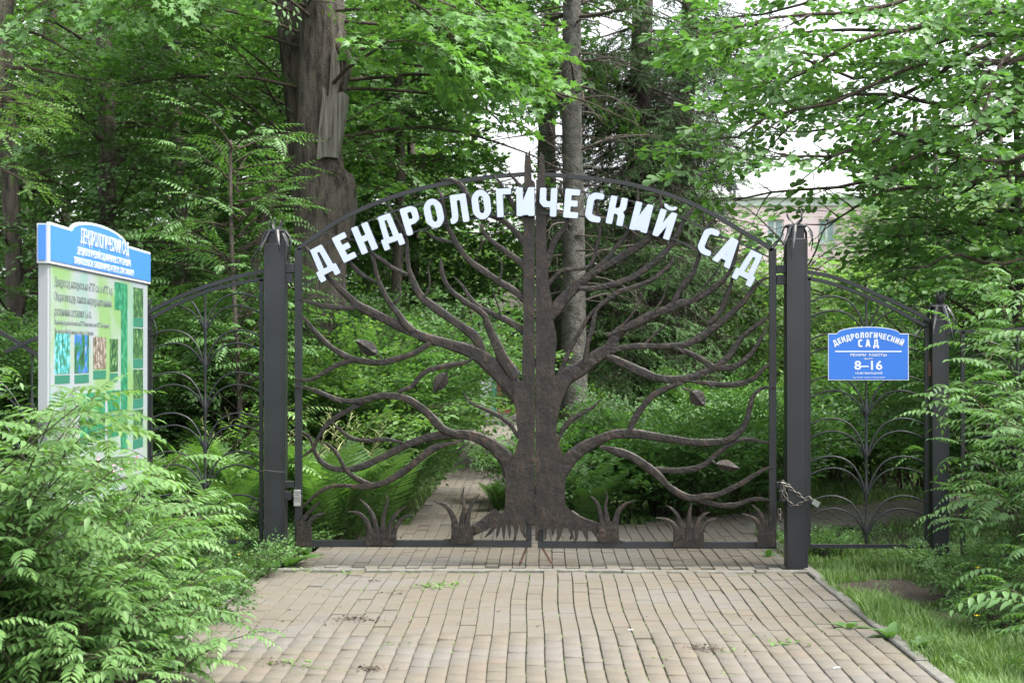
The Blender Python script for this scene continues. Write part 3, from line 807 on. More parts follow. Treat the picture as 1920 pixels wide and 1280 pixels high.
Lb = [
 [('C', [(1330,400,110),(1285,330,125),(1200,250,108),(1120,180,92),(1000,130,70),(870,95,60),(760,50,58)]), ('A', [(850,1125,78),(760,1080,75),(680,1040,68),(610,975,58),(540,910,45),(470,840,34),(400,745,28),(345,665,22),(313,628,10)])],
 [('A', [(660,1060,44),(560,1055,42),(450,1045,40),(370,1020,30),(283,1000,12)])],
 [('C', [(875,112,30),(800,160,35),(700,195,40),(620,212,40),(500,200,40),(430,168,38),(370,130,34),(300,60,28),(250,0,22)]), ('A', [(290,1095,10)])],
 [('C', [(500,195,30),(400,228,32),(330,270,28),(270,300,22),(200,288,10)])],
 [('C', [(1085,188,14),(1055,208,24),(970,225,30),(880,245,32),(820,282,30),(780,330,28),(710,358,24)])],
 [('C', [(1010,572,40),(940,545,46),(900,510,52),(860,465,50),(800,418,46),(740,388,42),(660,376,42),(600,382,42),(540,400,38),(460,405,35),(400,395,34),(340,370,30),(270,342,22),(200,333,10)])],
 [('C', [(1275,790,90),(1265,720,100),(1210,650,88),(1140,600,72),(1050,572,62),(960,572,56),(860,587,50),(780,612,46),(700,650,44),(620,690,44),(540,728,42),(470,745,38),(400,743,34),(340,718,32),(300,670,28),(284,620,24),(265,580,18),(218,550,8)])],
 [('C', [(545,412,24),(480,440,30),(410,480,32),(350,530,28),(310,590,24),(288,640,20),(228,686,8)])],
 [('C', [(735,612,18),(640,595,26),(580,600,26),(520,600,26),(470,585,24),(420,545,20),(368,498,7)])],
 [('C', [(318,608,8),(360,620,18),(400,660,24),(430,710,24),(450,745,26),(480,775,30),(520,800,34),(580,825,34)])],
 [('C', [(1040,602,16),(950,620,32),(880,645,44),(820,690,45),(760,740,43),(700,780,42),(640,812,40),(570,828,38),(500,830,30),(420,825,26),(350,840,24),(290,880,20),(250,920,14),(226,948,7)])],
 [('C', [(1310,590,20),(1270,520,28),(1200,470,27),(1110,430,20),(1060,400,14),(1033,350,6)])],
 [('C', [(1062,615,14),(1030,635,18),(998,662,6)])],
 [('A', [(1060,1215,50),(1000,1170,62),(950,1100,52),(890,1020,46),(850,950,42),(820,880,38),(800,800,36),(780,720,32),(750,670,28),(690,620,24),(580,590,20),(520,580,18),(458,558,8)])],
 [('A', [(1015,838,30),(930,800,35),(870,760,34),(800,712,32),(740,670,24)])],
 [('A', [(810,893,22),(750,860,28),(700,830,34),(650,780,34),(600,735,22)])],
 [('C', [(1140,200,60)]), ('A', [(1470,1265,82),(1400,1200,74),(1300,1130,68),(1200,1060,70),(1120,1000,65),(1070,930,56),(1040,860,50),(1020,800,42),(1010,700,36),(1000,600,32),(970,530,28),(930,450,20),(890,380,14),(878,340,7)])],
 [('A', [(1830,1040,60),(1730,950,58),(1620,880,55),(1500,800,55),(1420,740,50),(1350,650,48),(1300,560,42),(1270,500,38),(1250,400,34),(1240,320,28),(1212,260,20),(1195,232,8)])],
 [('A', [(1310,622,24),(1250,610,32),(1190,590,26),(1150,560,14),(1128,538,6)])],
 [('A', [(1815,850,60),(1780,770,64),(1730,730,55),(1650,670,48),(1580,620,40),(1530,570,28),(1488,498,8)])],
 [('A', [(1830,720,50),(1800,650,58),(1770,600,55),(1710,530,46),(1650,480,42),(1580,450,36),(1500,420,40),(1430,360,46),(1390,280,50),(1350,225,42),(1290,202,30),(1228,206,10)])],
 [('A', [(1576,172,12),(1620,215,24),(1645,255,30),(1690,330,34),(1735,405,36),(1820,510,42)])],
 [('A', [(1688,150,10),(1720,198,26),(1770,253,30),(1825,300,34)])],
 [('A', [(1235,728,16),(1238,800,34),(1260,880,40),(1310,950,42),(1400,1020,45),(1480,1070,50),(1530,1120,52)]), ('C', [(1150,0,42),(1185,80,54),(1230,180,72),(1300,290,80)])],
 [('A', [(1810,1225,70),(1690,1150,56),(1570,1090,46),(1480,1045,42),(1420,980,34),(1370,900,22),(1315,845,8)])],
]
for i, s in enumerate(Lb): ribbon(GL, s, 'branch', i)
Rb = [
 [('D', [(170,340,110),(225,280,112),(300,235,88),(350,195,84),(430,140,76)]), ('B', [(640,1215,76),(750,1158,68),(850,1110,70),(950,1070,68),(1040,1030,66),(1130,1010,48),(1210,970,50),(1280,920,48),(1340,868,42),(1390,800,32),(1420,700,30),(1435,620,34),(1474,535,9)])],
 [('D', [(440,150,40),(550,132,38),(650,130,36),(750,130,38),(820,120,42),(900,80,46),(960,30,45)]), ('B', [(1333,1138,60),(1400,1085,50),(1460,1025,45),(1520,950,42),(1570,890,34),(1615,862,20),(1665,850,8)])],
 [('D', [(420,180,40),(520,225,55),(600,262,56),(680,290,50),(760,298,50),(850,285,48),(920,255,45),(970,230,42),(1030,180,40),(1070,120,36),(1100,80,30),(1150,40,28),(1205,0,20)]), ('B', [(1655,1108,8)])],
 [('D', [(755,140,18),(830,165,32),(900,200,38),(950,235,38),(1000,238,40),(1060,230,38),(1120,190,32),(1160,140,28),(1190,90,22),(1218,35,10)])],
 [('D', [(840,305,16),(940,318,32),(1020,323,34),(1100,315,34),(1160,285,30),(1205,240,24),(1247,206,7)])],
 [('D', [(165,800,80),(230,700,92),(300,640,76),(380,597,66),(460,570,56),(540,565,60),(620,575,54),(700,587,50),(780,600,48),(860,610,46),(950,610,44),(1020,600,42),(1080,560,40),(1118,500,38),(1135,430,30),(1150,380,26),(1180,348,24),(1220,335,18),(1262,342,8)])],
 [('D', [(530,560,36),(560,490,40),(600,430,40),(660,370,38),(720,338,35),(800,312,24)])],
 [('D', [(385,632,22),(470,655,50),(550,685,52),(620,730,52),(680,780,48),(730,830,42),(790,870,42),(850,888,45),(900,880,44),(960,875,36),(1030,845,34),(1100,810,32),(1170,765,28),(1220,740,20),(1266,727,7)])],
 [('D', [(640,742,24),(720,750,38),(800,750,38),(880,735,38),(940,700,34),(980,660,32),(1030,622,30),(1080,600,24),(1140,595,22),(1200,608,16),(1258,616,7)])],
 [('D', [(850,890,24),(930,913,34),(1000,925,34),(1070,922,34),(1130,900,28),(1190,893,22),(1262,906,8)])],
 [('D', [(172,610,22),(200,548,32),(240,500,30),(300,465,26),(350,435,18),(392,397,5)])],
 [('B', [(150,1150,80),(220,1060,110),(290,980,98),(350,920,84),(420,860,72),(500,805,66),(600,750,62),(700,690,64),(780,640,60),(850,580,45),(905,500,36),(920,380,28),(915,285,12)])],
 [('B', [(470,810,36),(560,730,42),(620,655,36),(680,580,32),(735,480,28),(765,350,24),(765,228,10)])],
 [('B', [(150,800,60),(180,700,64),(220,600,52),(265,540,48),(300,470,36),(290,360,30),(250,260,24),(303,168,8)])],
 [('B', [(170,900,40),(250,815,34),(330,800,32),(400,795,32),(450,770,32),(480,700,30),(500,620,28),(515,530,28),(495,400,24),(482,280,20),(490,182,12)])],
 [('B', [(370,925,34),(450,930,45),(560,910,48),(650,888,52),(750,842,54),(840,782,50),(920,712,50),(980,650,45),(1020,580,44),(1060,500,40),(1100,440,34),(1155,368,12)])],
 [('D', [(312,215,36),(324,120,30),(345,50,32)]), ('B', [(490,1075,36),(550,1015,40),(640,950,42),(740,920,42),(840,880,40),(930,820,36),(980,770,26),(1012,708,8)])],
 [('D', [(180,270,30),(250,120,28),(300,35,26)]), ('B', [(430,1130,30),(480,1070,32),(545,1020,30)])],
 [('B', [(990,1075,60),(1030,970,50),(1080,890,46),(1130,830,42),(1160,760,38),(1195,640,30),(1215,540,26),(1293,448,10)])],
 [('B', [(1230,1170,40),(1310,1090,42),(1355,990,38),(1388,900,32),(1398,825,12)])],
 [('B', [(1605,640,7),(1560,662,20),(1500,700,18)])],
 [('B', [(560,1240,30),(700,1190,30)])],
]
for i, s in enumerate(Rb): ribbon(GR, s, 'branch', 40+i)
for i, s in enumerate([[('B', [(640,1200,20),(720,1110,18),(780,1010,14),(800,930,8)])], [('B', [(860,1100,20),(930,1000,18),(960,900,12),(1000,820,6)])], [('B', [(300,1000,22),(330,900,18),(340,860,8)])], [('B', [(1120,1010,20),(1220,900,18),(1300,800,12),(1330,740,6)])], [('D', [(600,130,18),(660,70,16),(720,20,10)])], [('B', [(590,760,18),(640,760,16),(720,700,12),(800,690,6)])]]): ribbon(GR, s, 'twig', 70+i)
for i, s in enumerate([[('A', [(1120,1000,20),(1160,900,18),(1150,800,12),(1170,730,6)])], [('A', [(900,1040,20),(960,980,14),(960,900,6)])], [('A', [(1640,1130,18),(1600,1000,16),(1560,900,8)])], [('A', [(1620,880,20),(1640,780,16),(1610,700,7)])]]): ribbon(GL, s, 'twig', 80+i)
def fleaf(parent, crop, tip, base, w, stem):
    f, s = SC[crop]; a = Vector(f(*base)); b = Vector(f(*tip)); d = b-a; L = d.length; d.normalize(); n = Vector((-d.y, d.x))
    prof = [(0, .05), (.12, .55), (.3, .92), (.45, 1), (.65, .8), (.85, .38), (1, 0)]
    m = MB(); V = []
    for t, k in prof:
        c = a+d*L*t; h = w/s/2*k
        for q, y in ((c+n*h, -.045), (c, -.062), (c-n*h, -.045)):
            p = U(q.x, q.y, GY); V.append((p.x, GY+y, p.z))
    N3 = len(prof); F = []
    for i in range(N3-1):
        for k in range(2): F.append((i*3+k, i*3+3+k, i*3+4+k, i*3+1+k))
    V2 = [(x, y+.008, z) for x, y, z in V]; M3 = len(V)
    F += [(a_+M3, b_+M3, c_+M3, d_+M3)[::-1] for a_, b_, c_, d_ in F]
    m.add(V+V2, F); o = fin(m, 'forged_leaf', M_forged, parent)
    ribbon(parent, [(crop, stem)], 'leaf_stalk', 5, yoff=-.045, minw=.005)
fleaf(GL, 'C', (500, 98), (612, 172), 72, [(612,172,12),(628,185,14),(635,198,10)])
fleaf(GL, 'C', (888, 360), (955, 262), 72, [(955,262,10),(962,250,10),(955,238,10)])
fleaf(GR, 'D', (908, 430), (840, 352), 80, [(840,352,12),(815,345,14),(790,338,10)])
fleaf(GR, 'D', (1082, 738), (962, 714), 58, [(962,714,12),(945,702,12),(935,690,8)])
# forged grass tufts on the bottom rail
def tuft(parent, crop, x0, x1, ytop, ybot, blades):
    pts = [(x0, ybot), (x0+3, ytop+30), (x0+6, ytop), ((x0+x1)/2, ytop-10), (x1-6, ytop), (x1-3, ytop+30), (x1, ybot)]
    t = plate(parent, pts, crop, 'grass_tuft', -.048, -.034, rag=.3)
    for b in blades: ribbon(parent, [(crop, b)], 'grass_blade', int(b[0][0]), yoff=-.044-.0013*(int(b[0][0]) % 5))
tuft(GL, 'C', 202, 285, 1010, 1125, [[(225,1060,40),(235,1000,36),(255,975,30),(290,935,20),(325,905,6)], [(255,1060,44),(268,1010,36),(300,980,28),(352,960,6)]])
tuft(GL, 'C', 552, 708, 1040, 1122, [[(575,1090,50),(570,1040,42),(555,1000,32),(520,965,22),(462,952,5)], [(605,1090,50),(602,1030,36),(585,975,30),(555,925,20),(520,890,5)], [(640,1090,50),(636,1030,34),(645,960,24),(660,905,16),(655,865,5)], [(668,1090,46),(668,1040,34),(690,985,28),(720,950,20),(755,925,5)], [(688,1095,40),(695,1050,34),(715,1010,28),(745,980,18),(792,967,5)]])
tuft(GL, 'C', 975, 1090, 1030, 1112, [[(1000,1090,54),(998,1030,46),(985,975,38),(950,925,26),(886,900,6)], [(1035,1080,44),(1032,1000,36),(1042,935,24),(1032,880,18),(1043,828,5)], [(1060,1080,46),(1058,1000,34),(1072,940,26),(1095,895,20),(1120,865,10)]])
tuft(GR, 'D', 372, 482, 1010, 1105, [[(395,1080,50),(396,1020,38),(385,950,28),(365,900,18),(333,874,5)], [(425,1080,50),(420,1000,36),(412,930,22),(422,880,14),(412,845,5)], [(455,1080,50),(462,1010,40),(478,950,32),(515,915,22),(562,900,5)]])
tuft(GR, 'D', 748, 906, 1040, 1130, [[(772,1095,50),(768,1050,40),(750,1015,30),(715,992,18),(663,984,5)], [(800,1095,48),(795,1040,34),(778,985,26),(750,945,18),(715,922,5)], [(828,1095,50),(828,1030,36),(832,960,24),(842,905,6)], [(856,1095,48),(862,1040,34),(882,990,26),(912,965,18),(932,955,5)], [(882,1100,46),(886,1060,36),(905,1020,28),(935,995,18),(972,984,5)]])
tuft(GR, 'D', 1168, 1262, 1030, 1130, [[(1190,1095,46),(1186,1045,36),(1165,1000,26),(1135,978,16),(1093,963,5)], [(1215,1095,46),(1208,1030,34),(1190,975,26),(1165,940,16),(1140,918,5)], [(1240,1095,40),(1236,1020,30),(1240,960,20),(1245,925,6)]])
# drop bolts
for par, a, b in ((GL, (988, 1024), (973.5, 1060)), (GR, (1016, 1025), (1036.5, 1058))):
    m = MB(); p, q = U(*a, GY-.01), U(*b, GY-.01); q.z = max(q.z, .004)
    m.tube([p, p.lerp(q, .72), p.lerp(q, .8), q], [.009, .008, .011, .004], 8); fin(m, 'drop_bolt', M_rust, par)
# letters
def rnd_poly(P, r=.05, sharp=()):
    out = []; n = len(P)
    for i in range(n):
        a, b, c = Vector(P[i-1]), Vector(P[i]), Vector(P[(i+1) % n])
        u = a-b; v = c-b; k = min(r, u.length*.45, v.length*.45)
        if u.length < 1e-6 or v.length < 1e-6: continue
        p, q = b+u.normalized()*k, b+v.normalized()*k
        for t in (0, .33, .67, 1): out.append(tuple(p*(1-t)**2+b*2*t*(1-t)+q*t*t))
    return out
GLY = {
 'Е': (.50, [[(0,0),(.5,0),(.5,.19),(.21,.19),(.21,.41),(.45,.41),(.45,.60),(.21,.60),(.21,.81),(.5,.81),(.5,1),(0,1)]], .035),
 'Н': (.60, [[(0,0),(.21,0),(.21,.40),(.39,.40),(.39,0),(.6,0),(.6,1),(.39,1),(.39,.59),(.21,.59),(.21,1),(0,1)]], .03),
 'Г': (.52, [[(0,0),(.21,0),(.21,.81),(.52,.81),(.52,1),(0,1)]], .03),
 'И': (.62, [[(0,0),(.19,0),(.41,.52),(.41,0),(.62,0),(.62,1),(.43,1),(.21,.48),(.21,1),(0,1)]], .03),
 'Д': (.66, [[(-.05,-.2),(.14,-.2),(.14,0),(.52,0),(.52,-.2),(.71,-.2),(.71,.18),(.61,.18),(.56,1),(.12,1),(.06,.18),(-.05,.18)], [(.24,.18),(.42,.18),(.40,.82),(.28,.82)]], .03),
 'Р': (.58, [[(0,0),(.21,0),(.21,.36),(.40,.36),(.59,.48),(.59,.88),(.42,1),(0,1)], [(.21,.54),(.36,.54),(.39,.60),(.39,.77),(.36,.82),(.21,.82)]], .07),
 'О': (.62, [[(0,.22),(.20,0),(.42,0),(.62,.22),(.62,.78),(.42,1),(.20,1),(0,.78)], [(.21,.27),(.27,.19),(.35,.19),(.41,.27),(.41,.73),(.35,.81),(.27,.81),(.21,.73)]], .13),
 'Л': (.66, [[(0,0),(.12,0),(.24,.08),(.28,.25),(.30,.81),(.44,.81),(.44,0),(.65,0),(.65,1),(.10,1),(.08,.28),(.06,.19),(0,.18)]], .05),
 'Ч': (.60, [[(.39,0),(.6,0),(.6,1),(.39,1),(.39,.52),(.27,.52),(.21,.57),(.21,1),(0,1),(0,.48),(.14,.33),(.39,.33)]], .05),
 'С': (.54, [[(.20,0),(.54,0),(.54,.19),(.29,.19),(.21,.26),(.21,.74),(.29,.81),(.54,.81),(.54,1),(.20,1),(0,.84),(0,.16)]], .08),
 'К': (.60, [[(0,0),(.21,0),(.21,.40),(.33,.40),(.39,.33),(.39,0),(.6,0),(.6,.38),(.51,.50),(.6,.62),(.6,1),(.39,1),(.39,.67),(.33,.59),(.21,.59),(.21,1),(0,1)]], .035),
 'А': (.66, [[(0,0),(.20,0),(.235,.2),(.425,.2),(.46,0),(.66,0),(.46,1),(.20,1)], [(.27,.37),(.39,.37),(.34,.76),(.32,.76)]], .025),
}
def glyph_mesh(ch, name):
    """front plate (slot 0) on a dark backing that paints in its shadowed edges (slot 1); unit height, origin at baseline centre, x-z plane, front at y=0 towards -y"""
    w, loops, rad = GLY['И' if ch == 'Й' else ch]
    LL = [rnd_poly(p, rad) for p in loops]
    if ch == 'Й': LL.append(None)
    cu = bpy.data.curves.new('tmp', 'CURVE'); cu.dimensions = '2D'; cu.fill_mode = 'BOTH'
    shapes = [l for l in LL if l]
    if ch == 'Й':
        br = [(.31+.24*math.cos(a), 1.22+.16*math.sin(a)) for a in np.linspace(math.pi, 2*math.pi, 10)]+[(.31+.13*math.cos(a), 1.225+.06*math.sin(a)) for a in np.linspace(2*math.pi, math.pi, 8)]
        shapes.append(br)
    for l in shapes:
        sp = cu.splines.new('POLY'); sp.points.add(len(l)-1); sp.use_cyclic_u = True
        for i, (a, b) in enumerate(l): sp.points[i].co = (a-w/2, b, 0, 1)
    def mk(ex, off):
        cu.extrude = ex; cu.offset = off
        o = bpy.data.objects.new('tmp', cu); COL.objects.link(o); dg = bpy.context.evaluated_depsgraph_get(); dg.update()
        me = bpy.data.meshes.new_from_object(o.evaluated_get(dg)); bpy.data.objects.remove(o)
        return me
    a = mk(.025, .012); b = mk(.05, .022)
    m = MB()
    m.add([(v.co.x, -v.co.z-.10, v.co.y) for v in a.vertices], [tuple(p.vertices) for p in a.polygons], 0)
    m.add([(v.co.x+.012, -v.co.z-.018, v.co.y-.012) for v in b.vertices], [tuple(p.vertices) for p in b.polygons], 1)  # larger, shifted dark copy: shade at the letter's edges put in as colour
    bpy.data.meshes.remove(a); bpy.data.meshes.remove(b); bpy.data.curves.remove(cu)
    return m
GM = {}
for ch in set('ДЕНДРОЛОГИЧЕСКИЙСАД'):
    m = glyph_mesh(ch, ch); me = bpy.data.meshes.new('letter'); me.from_pydata([tuple(v) for v in m.v], [], m.f)
    me.materials.append(M_letter); me.materials.append(M_post); me.polygons.foreach_set('material_index', m.m); me.update(); GM[ch] = me
LET = [('Д','A',(400,657),(484,822)),('Е','A',(550,575),(632,736)),('Н','A',(690,508),(762,680)),('Д','A',(852,443),(915,617)),('Р','A',(1010,388),(1062,562)),
       ('О','A',(1167,335),(1207,522)),('Л','A',(1336,306),(1364,489)),('О','A',(1491,275),(1515,466)),('Г','A',(1650,266),(1659,450)),('И','A',(1795,258),(1798,444)),
       ('Ч','B',(174,262),(166,447)),('Е','B',(335,270),(318,457)),('С','B',(492,294),(462,482)),('К','B',(645,322),(608,502)),('И','B',(813,364),(767,545)),
       ('Й','B',(974,416),(918,588)),('С','B',(1268,532),(1198,696)),('А','B',(1412,600),(1318,766)),('Д','B',(1556,690),(1470,852))]
words = ['']
for i, (ch, c, top, base) in enumerate(LET):
    f = SC[c][0]; T_, B_ = U(*f(*top), GY-.045), U(*f(*base), GY-.045); d = T_-B_; h = math.hypot(d.x, d.z)
    par = GL if i < 10 else GR
    o = link('letter', GM[ch], par); ang = math.atan2(d.x, d.z)
    o.matrix_local = Matrix.Translation(B_-par.location) @ Matrix.Rotation(ang, 4, 'Y') @ Matrix.Diagonal((h, .22, h, 1))
    o['label'] = 'white letter '+ch
# hinges between posts and gate leaves
for par, lst in ((GL, [((537, 553), (494, 512)), ((532, 548), (513, 531)), ((536, 552), (901, 914)), ((530, 547), (920, 937))]), (GR, [((1455, 1473), (497, 512)), ((1456, 1475), (516, 534)), ((1455, 1466), (903, 915)), ((1460, 1474), (920, 941))])):
    for (x0, x1), (y0, y1) in lst:
        a, b = U(x0, y1, GY), U(x1, y0, GY); m = MB(); m.box(a.x, b.x, GY-.03, GY+.03, a.z, b.z, 0, .004); fin(m, 'hinge', M_post, par)
m = MB(); a, b = U(553.5, 948, GY), U(561.5, 918, GY); r = random.Random(3)
for k in range(6):
    t = k/6; z = a.z+(b.z-a.z)*t; m.box(a.x-.005-r.random()*.004, b.x+.008+r.random()*.008, GY-.030-r.random()*.006, GY+.026, z, z+(b.z-a.z)/5.2, 0, .003)
tag(fin(m, 'tape_wrap', flat('grey_white_tape', (.20, .20, .195), .5, 0, .3, 60), GL), 'greyish white tape wound round the stile')

# ------------------------------------------------------------------ posts
def post(px0, px1, ytop, ybase, label, tall=True, Y=GY):
    a, b = U(px0, ybase, Y), U(px1, ytop, Y); w = b.x-a.x; cx = (a.x+b.x)/2; top = b.z
    t = empty('gate_post', (cx, Y, 0), label, 'gate post', 'square steel posts of the gate and fence')
    m = MB(); m.box(cx-w/2, cx+w/2, Y-w/2, Y+w/2, -.2, top-.10, 0, .006)
    for s in (-1, 1): m.box(cx+s*(w/2-.006)-.006, cx+s*(w/2-.006)+.006, Y-w/2-.003, Y-w/2+.02, 0, top-.11, 0)
    fin(m, 'shaft', M_post, t)
    m = MB(); m.box(cx-w*.36, cx+w*.36, Y-w*.36, Y+w*.36, top-.115, top-.006, 0, .004)
    m.box(cx-w*.47, cx+w*.47, Y-w*.47, Y+w*.47, top-.012, top, 0, .003); fin(m, 'neck', M_rust if not tall else M_post, t)
    # forged leaves drooping from the cap
    r = random.Random(int(px0)); spec = []
    if tall:
        for k in range(9):
            az = -math.pi/2+(k-4)*.70+r.uniform(-.16, .16); spec.append((az, r.uniform(.17, .33), 1))
        for k in range(5): spec.append((r.uniform(0, 6.28), r.uniform(.06, .13), 0))
    else:
        for k in range(8): spec.append((k*math.pi/4, .13, 1))
    for az, L, dn in spec:
        n = 9; m = MB(); V = []; dx, dy = math.cos(az), math.sin(az); sx, sy = -dy, dx
        r0 = w*.60; curl = r.uniform(-.07, .07)
        for i in range(n):
            s = i/(n-1)
            if dn:
                out = r0*min(1, s*3.2)+(.035+.03*math.sin(s*5+az))*max(0, s-.25)*2*(1 if tall else .9); zz = top+.012*math.sin(min(s*3, 1)*3.1)-L*max(0, s-.22)*1.15
            else:
                out = r0*.4*math.sin(s*2.4)+.01; zz = top+L*s
            hw = (.016 if tall else .018)*(math.sin(math.pi*(.25+.75*s))**.8)*(.6+.4*(1-s))+.001
            cx2 = cx+dx*out+sx*curl*s; cy2 = Y+dy*out+sy*curl*s
            V += [(cx2+sx*hw, cy2+sy*hw, zz), (cx2+dx*.006, cy2+dy*.006, zz+.003), (cx2-sx*hw, cy2-sy*hw, zz), (cx2-dx*.004, cy2-dy*.004, zz-.003)]
        F = [(i*4+k, i*4+(k+1) % 4, i*4+4+(k+1) % 4, i*4+4+k) for i in range(n-1) for k in range(4)]
        m.add(V, F); fin(m, 'forged_leaf', M_post, t)
    return t
post(498, 537, 433, 1060, 'tall square charcoal post with drooping forged leaves, left of the big gate')
post(1473, 1511, 423, 1056, 'tall square charcoal post wrapped by the padlock chain, right of the big gate')
post(1745, 1775, 573, 1058, 'short charcoal post with a rusty cap at the right end of the wicket')
post(258, 284, 590, 1058, 'short charcoal post mostly hidden behind the information board')

# ------------------------------------------------------------------ fence bays with fountain scrolls
def bay(name, label, cat, top_in, top_out, xl, xr, xs, ybot, groups, sides=(1, 1), base_y=1022, Yb=GY, group='fence bays with fountain scrolls', xr_y=None):
    o = U((xl+xr)/2, base_y, Yb); t = empty(name, (o.x, Yb, 0), label, cat, group)
    def bar(pts, w, nm, d=.03, y=0):
        m = MB(); P = [U(a, b, Yb) for a, b in pts]
        for p in P: p.y = Yb+y
        m.bar(P, w*PXM, d); return fin(m, nm, M_post, t)
    ti = [tuple(p) for p in crom(top_in, 12)]
    if top_out: bar([tuple(p) for p in crom(top_out, 12)], 7, 'outer_arch_rail', .035, -.004)
    bar(ti, 6.5, 'arched_rail')
    def ytop(x):
        q = sorted(ti)
        for a, b in zip(q, q[1:]):
            if a[0] <= x <= b[0]: return a[1]+(b[1]-a[1])*(x-a[0])/(b[0]-a[0]+1e-6)
        return q[0][1] if x < q[0][0] else q[-1][1]
    if sides[0]: bar([(xl, ytop(xl)), (xl, ybot)], 7, 'stile')
    if sides[1]: bar([(xr, ytop(xr)), (xr, ybot)], 7, 'stile')
    bar([(xl-3.5, ybot), (xr+3.5, ybot+.5)], 7, 'bottom_rail', .032)
    m = MB()
    # stem thickening at each node
    P = []; R = []
    y = ytop(xs)
    nodes = [g[0]+64 for g in groups]
    while y < ybot:
        p = U(xs, y, Yb); p.y = Yb; P.append(p); k = min([abs(y-nn) for nn in nodes]+[99]); R.append(.0085+.010*max(0, 1-k/22)); y += 8
    m.tube(P, R, 8); fin(m, 'stem', M_post, t, True)
    shape = [(2, 68), (6, 51), (14, 31), (28, 12), (46, 2.5), (63, 0), (82, 3), (102, 12)]
    for y0, y1 in groups:
        for yy, inner in ((y0, 0), (y1, 1)):
            for s in (-1, 1):
                hw = (xs-xl) if s < 0 else (xr-xs); k = hw/102
                sh = shape if not inner else [(2, 47), (7, 36), (16, 21), (30, 8), (46, 1.5), (60, 0), (80, 4), (102, 14)]
                pts = [(xs+s*a*k, yy+b*k*.98) for a, b in crom(sh, 5)]
                pts = [p for p in pts if p[1] > ytop(p[0])+2 and p[1] < ybot-2]
                if len(pts) < 4: continue
                m = MB(); Q = []
                for p in pts:
                    q = U(*p, Yb); q.y = Yb+(.006 if inner else -.006); Q.append(q)
                m.tube(Q, .0072, 6); fin(m, 'scroll', M_post, t, True)
    return t
bay('fence_panel', 'fence bay with fountain scrolls between the information board and the tall left post', 'fence', [(494,523),(438.5,533),(385,547),(332,570),(281,598)], [(499.6,507.5),(465,514),(412,529),(359,547),(306,571),(272,589)], 281, 490, 385, 1015, [(550,573),(619,643),(698,721),(774,797),(846,871),(927,947)])
WK = bay('wicket_gate', 'narrow wicket gate with fountain scrolls that holds the blue opening hours sign', 'gate', [(1513,521),(1553,530),(1593,543),(1633,559),(1672,577),(1712,598),(1738,612)], None, 1516, 1737, 1624, 1023, [(555,582),(626,650),(705,732),(784,808),(855,877),(929,953)])
m = MB(); P = [U(a, b, GY) for a, b in crom([(1510,509),(1553,517),(1593,530),(1646,553),(1686,571),(1726,591),(1750,606)], 12)]
m.bar(P, .028, .035); localise(tag(m.build('arched_rail', M_post), 'fixed charcoal arched rail spanning over the wicket gate between its two posts', 'rail'), (0, 0, 0))
m = MB(); a, b = U(1739, 705, GY), U(1746, 678, GY); m.box(a.x, b.x, GY-.022, GY+.022, a.z, b.z, 0, .003); fin(m, 'hinge', M_rust, WK)
bay('fence_panel', 'fence bay at the far right, mostly hidden by the large shrub', 'fence', [(1775,621),(1850,621),(1960,612),(2020,600)], None, 1805, 2010, 1908, 1040, [(640,663),(716,740),(795,818),(870,893),(945,968)])
bay('fence_panel', 'fence bay at the far left behind the information board and shrub', 'fence', [(-130,560),(-60,590),(10,628),(75,668)], [(262,592),(180,598),(75,632),(10,660)], -130, 255, 60, 1020, [(700,723),(774,797),(846,871),(927,947)])

# chain and padlock on the right post
ch = empty('chain', U(1472, 905, GY-.10), 'galvanised chain looped from the gate hinge around the tall right post', 'chain')
tor = MB(); n1, n2 = 12, 6
V = []
for i in range(n1):
    a = 2*math.pi*i/n1; cx, cz = math.cos(a)*.011+(.013 if math.cos(a) > 0 else -.013), math.sin(a)*.011
    for k in range(n2):
        b = 2*math.pi*k/n2; V.append((cx+math.cos(a)*math.cos(b)*.0036, math.sin(b)*.0036, cz+math.sin(a)*math.cos(b)*.0036))
F = [(i*n2+k, i*n2+(k+1) % n2, ((i+1) % n1)*n2+(k+1) % n2, ((i+1) % n1)*n2+k) for i in range(n1) for k in range(n2)]
mel = bpy.data.meshes.new('link'); mel.from_pydata(V, [], F); mel.materials.append(M_chain); mel.polygons.foreach_set('use_smooth', [True]*len(F)); mel.update()
def chain(pts, step=8.6):
    Q = crom(pts, 1); acc = 0; last = Q[0]; k = 0
    for q in Q[1:]:
        acc += math.hypot(q[0]-last[0], q[1]-last[1])
        if acc >= step:
            acc = 0; k += 1; p = U(q[0], q[1], GY-.088-.004*(k % 2)); ang = math.atan2(-(q[1]-last[1]), q[0]-last[0])
            o = link('link', mel, ch); o.matrix_local = Matrix.Translation(p-ch.location) @ Matrix.Rotation(-ang, 4, 'Y') @ Matrix.Rotation(math.radians(20 if k % 2 else 80), 4, 'X')
        last = q
chain([(1466,897),(1470,908),(1480,914),(1495,925),(1507,934),(1518,933),(1524,938)])
chain([(1468,902),(1471,916),(1474,930),(1480,942),(1488,947),(1500,944),(1509,938),(1515,934)])
chain([(1478,902),(1476,910),(1468,905),(1467,925),(1472,940)])
chain([(1461,950),(1462,962),(1464,974)])
pk = empty('padlock', U(1527, 941, GY-.09), 'small silver padlock hanging from the end of the chain', 'padlock')
m = MB(); m.tube([Vector((-.011, 0, .012)), Vector((-.011, 0, .034)), Vector((0, 0, .046)), Vector((.011, 0, .034)), Vector((.011, 0, .012))], .0038, 6); sh = m.build('shackle', M_chain, pk, True)
m = MB(); m.box(-.021, .021, -.012, .012, -.042, .015, 0, .004); bd = m.build('body', M_lock, pk)
pk.rotation_euler = (0, math.radians(-58), 0)
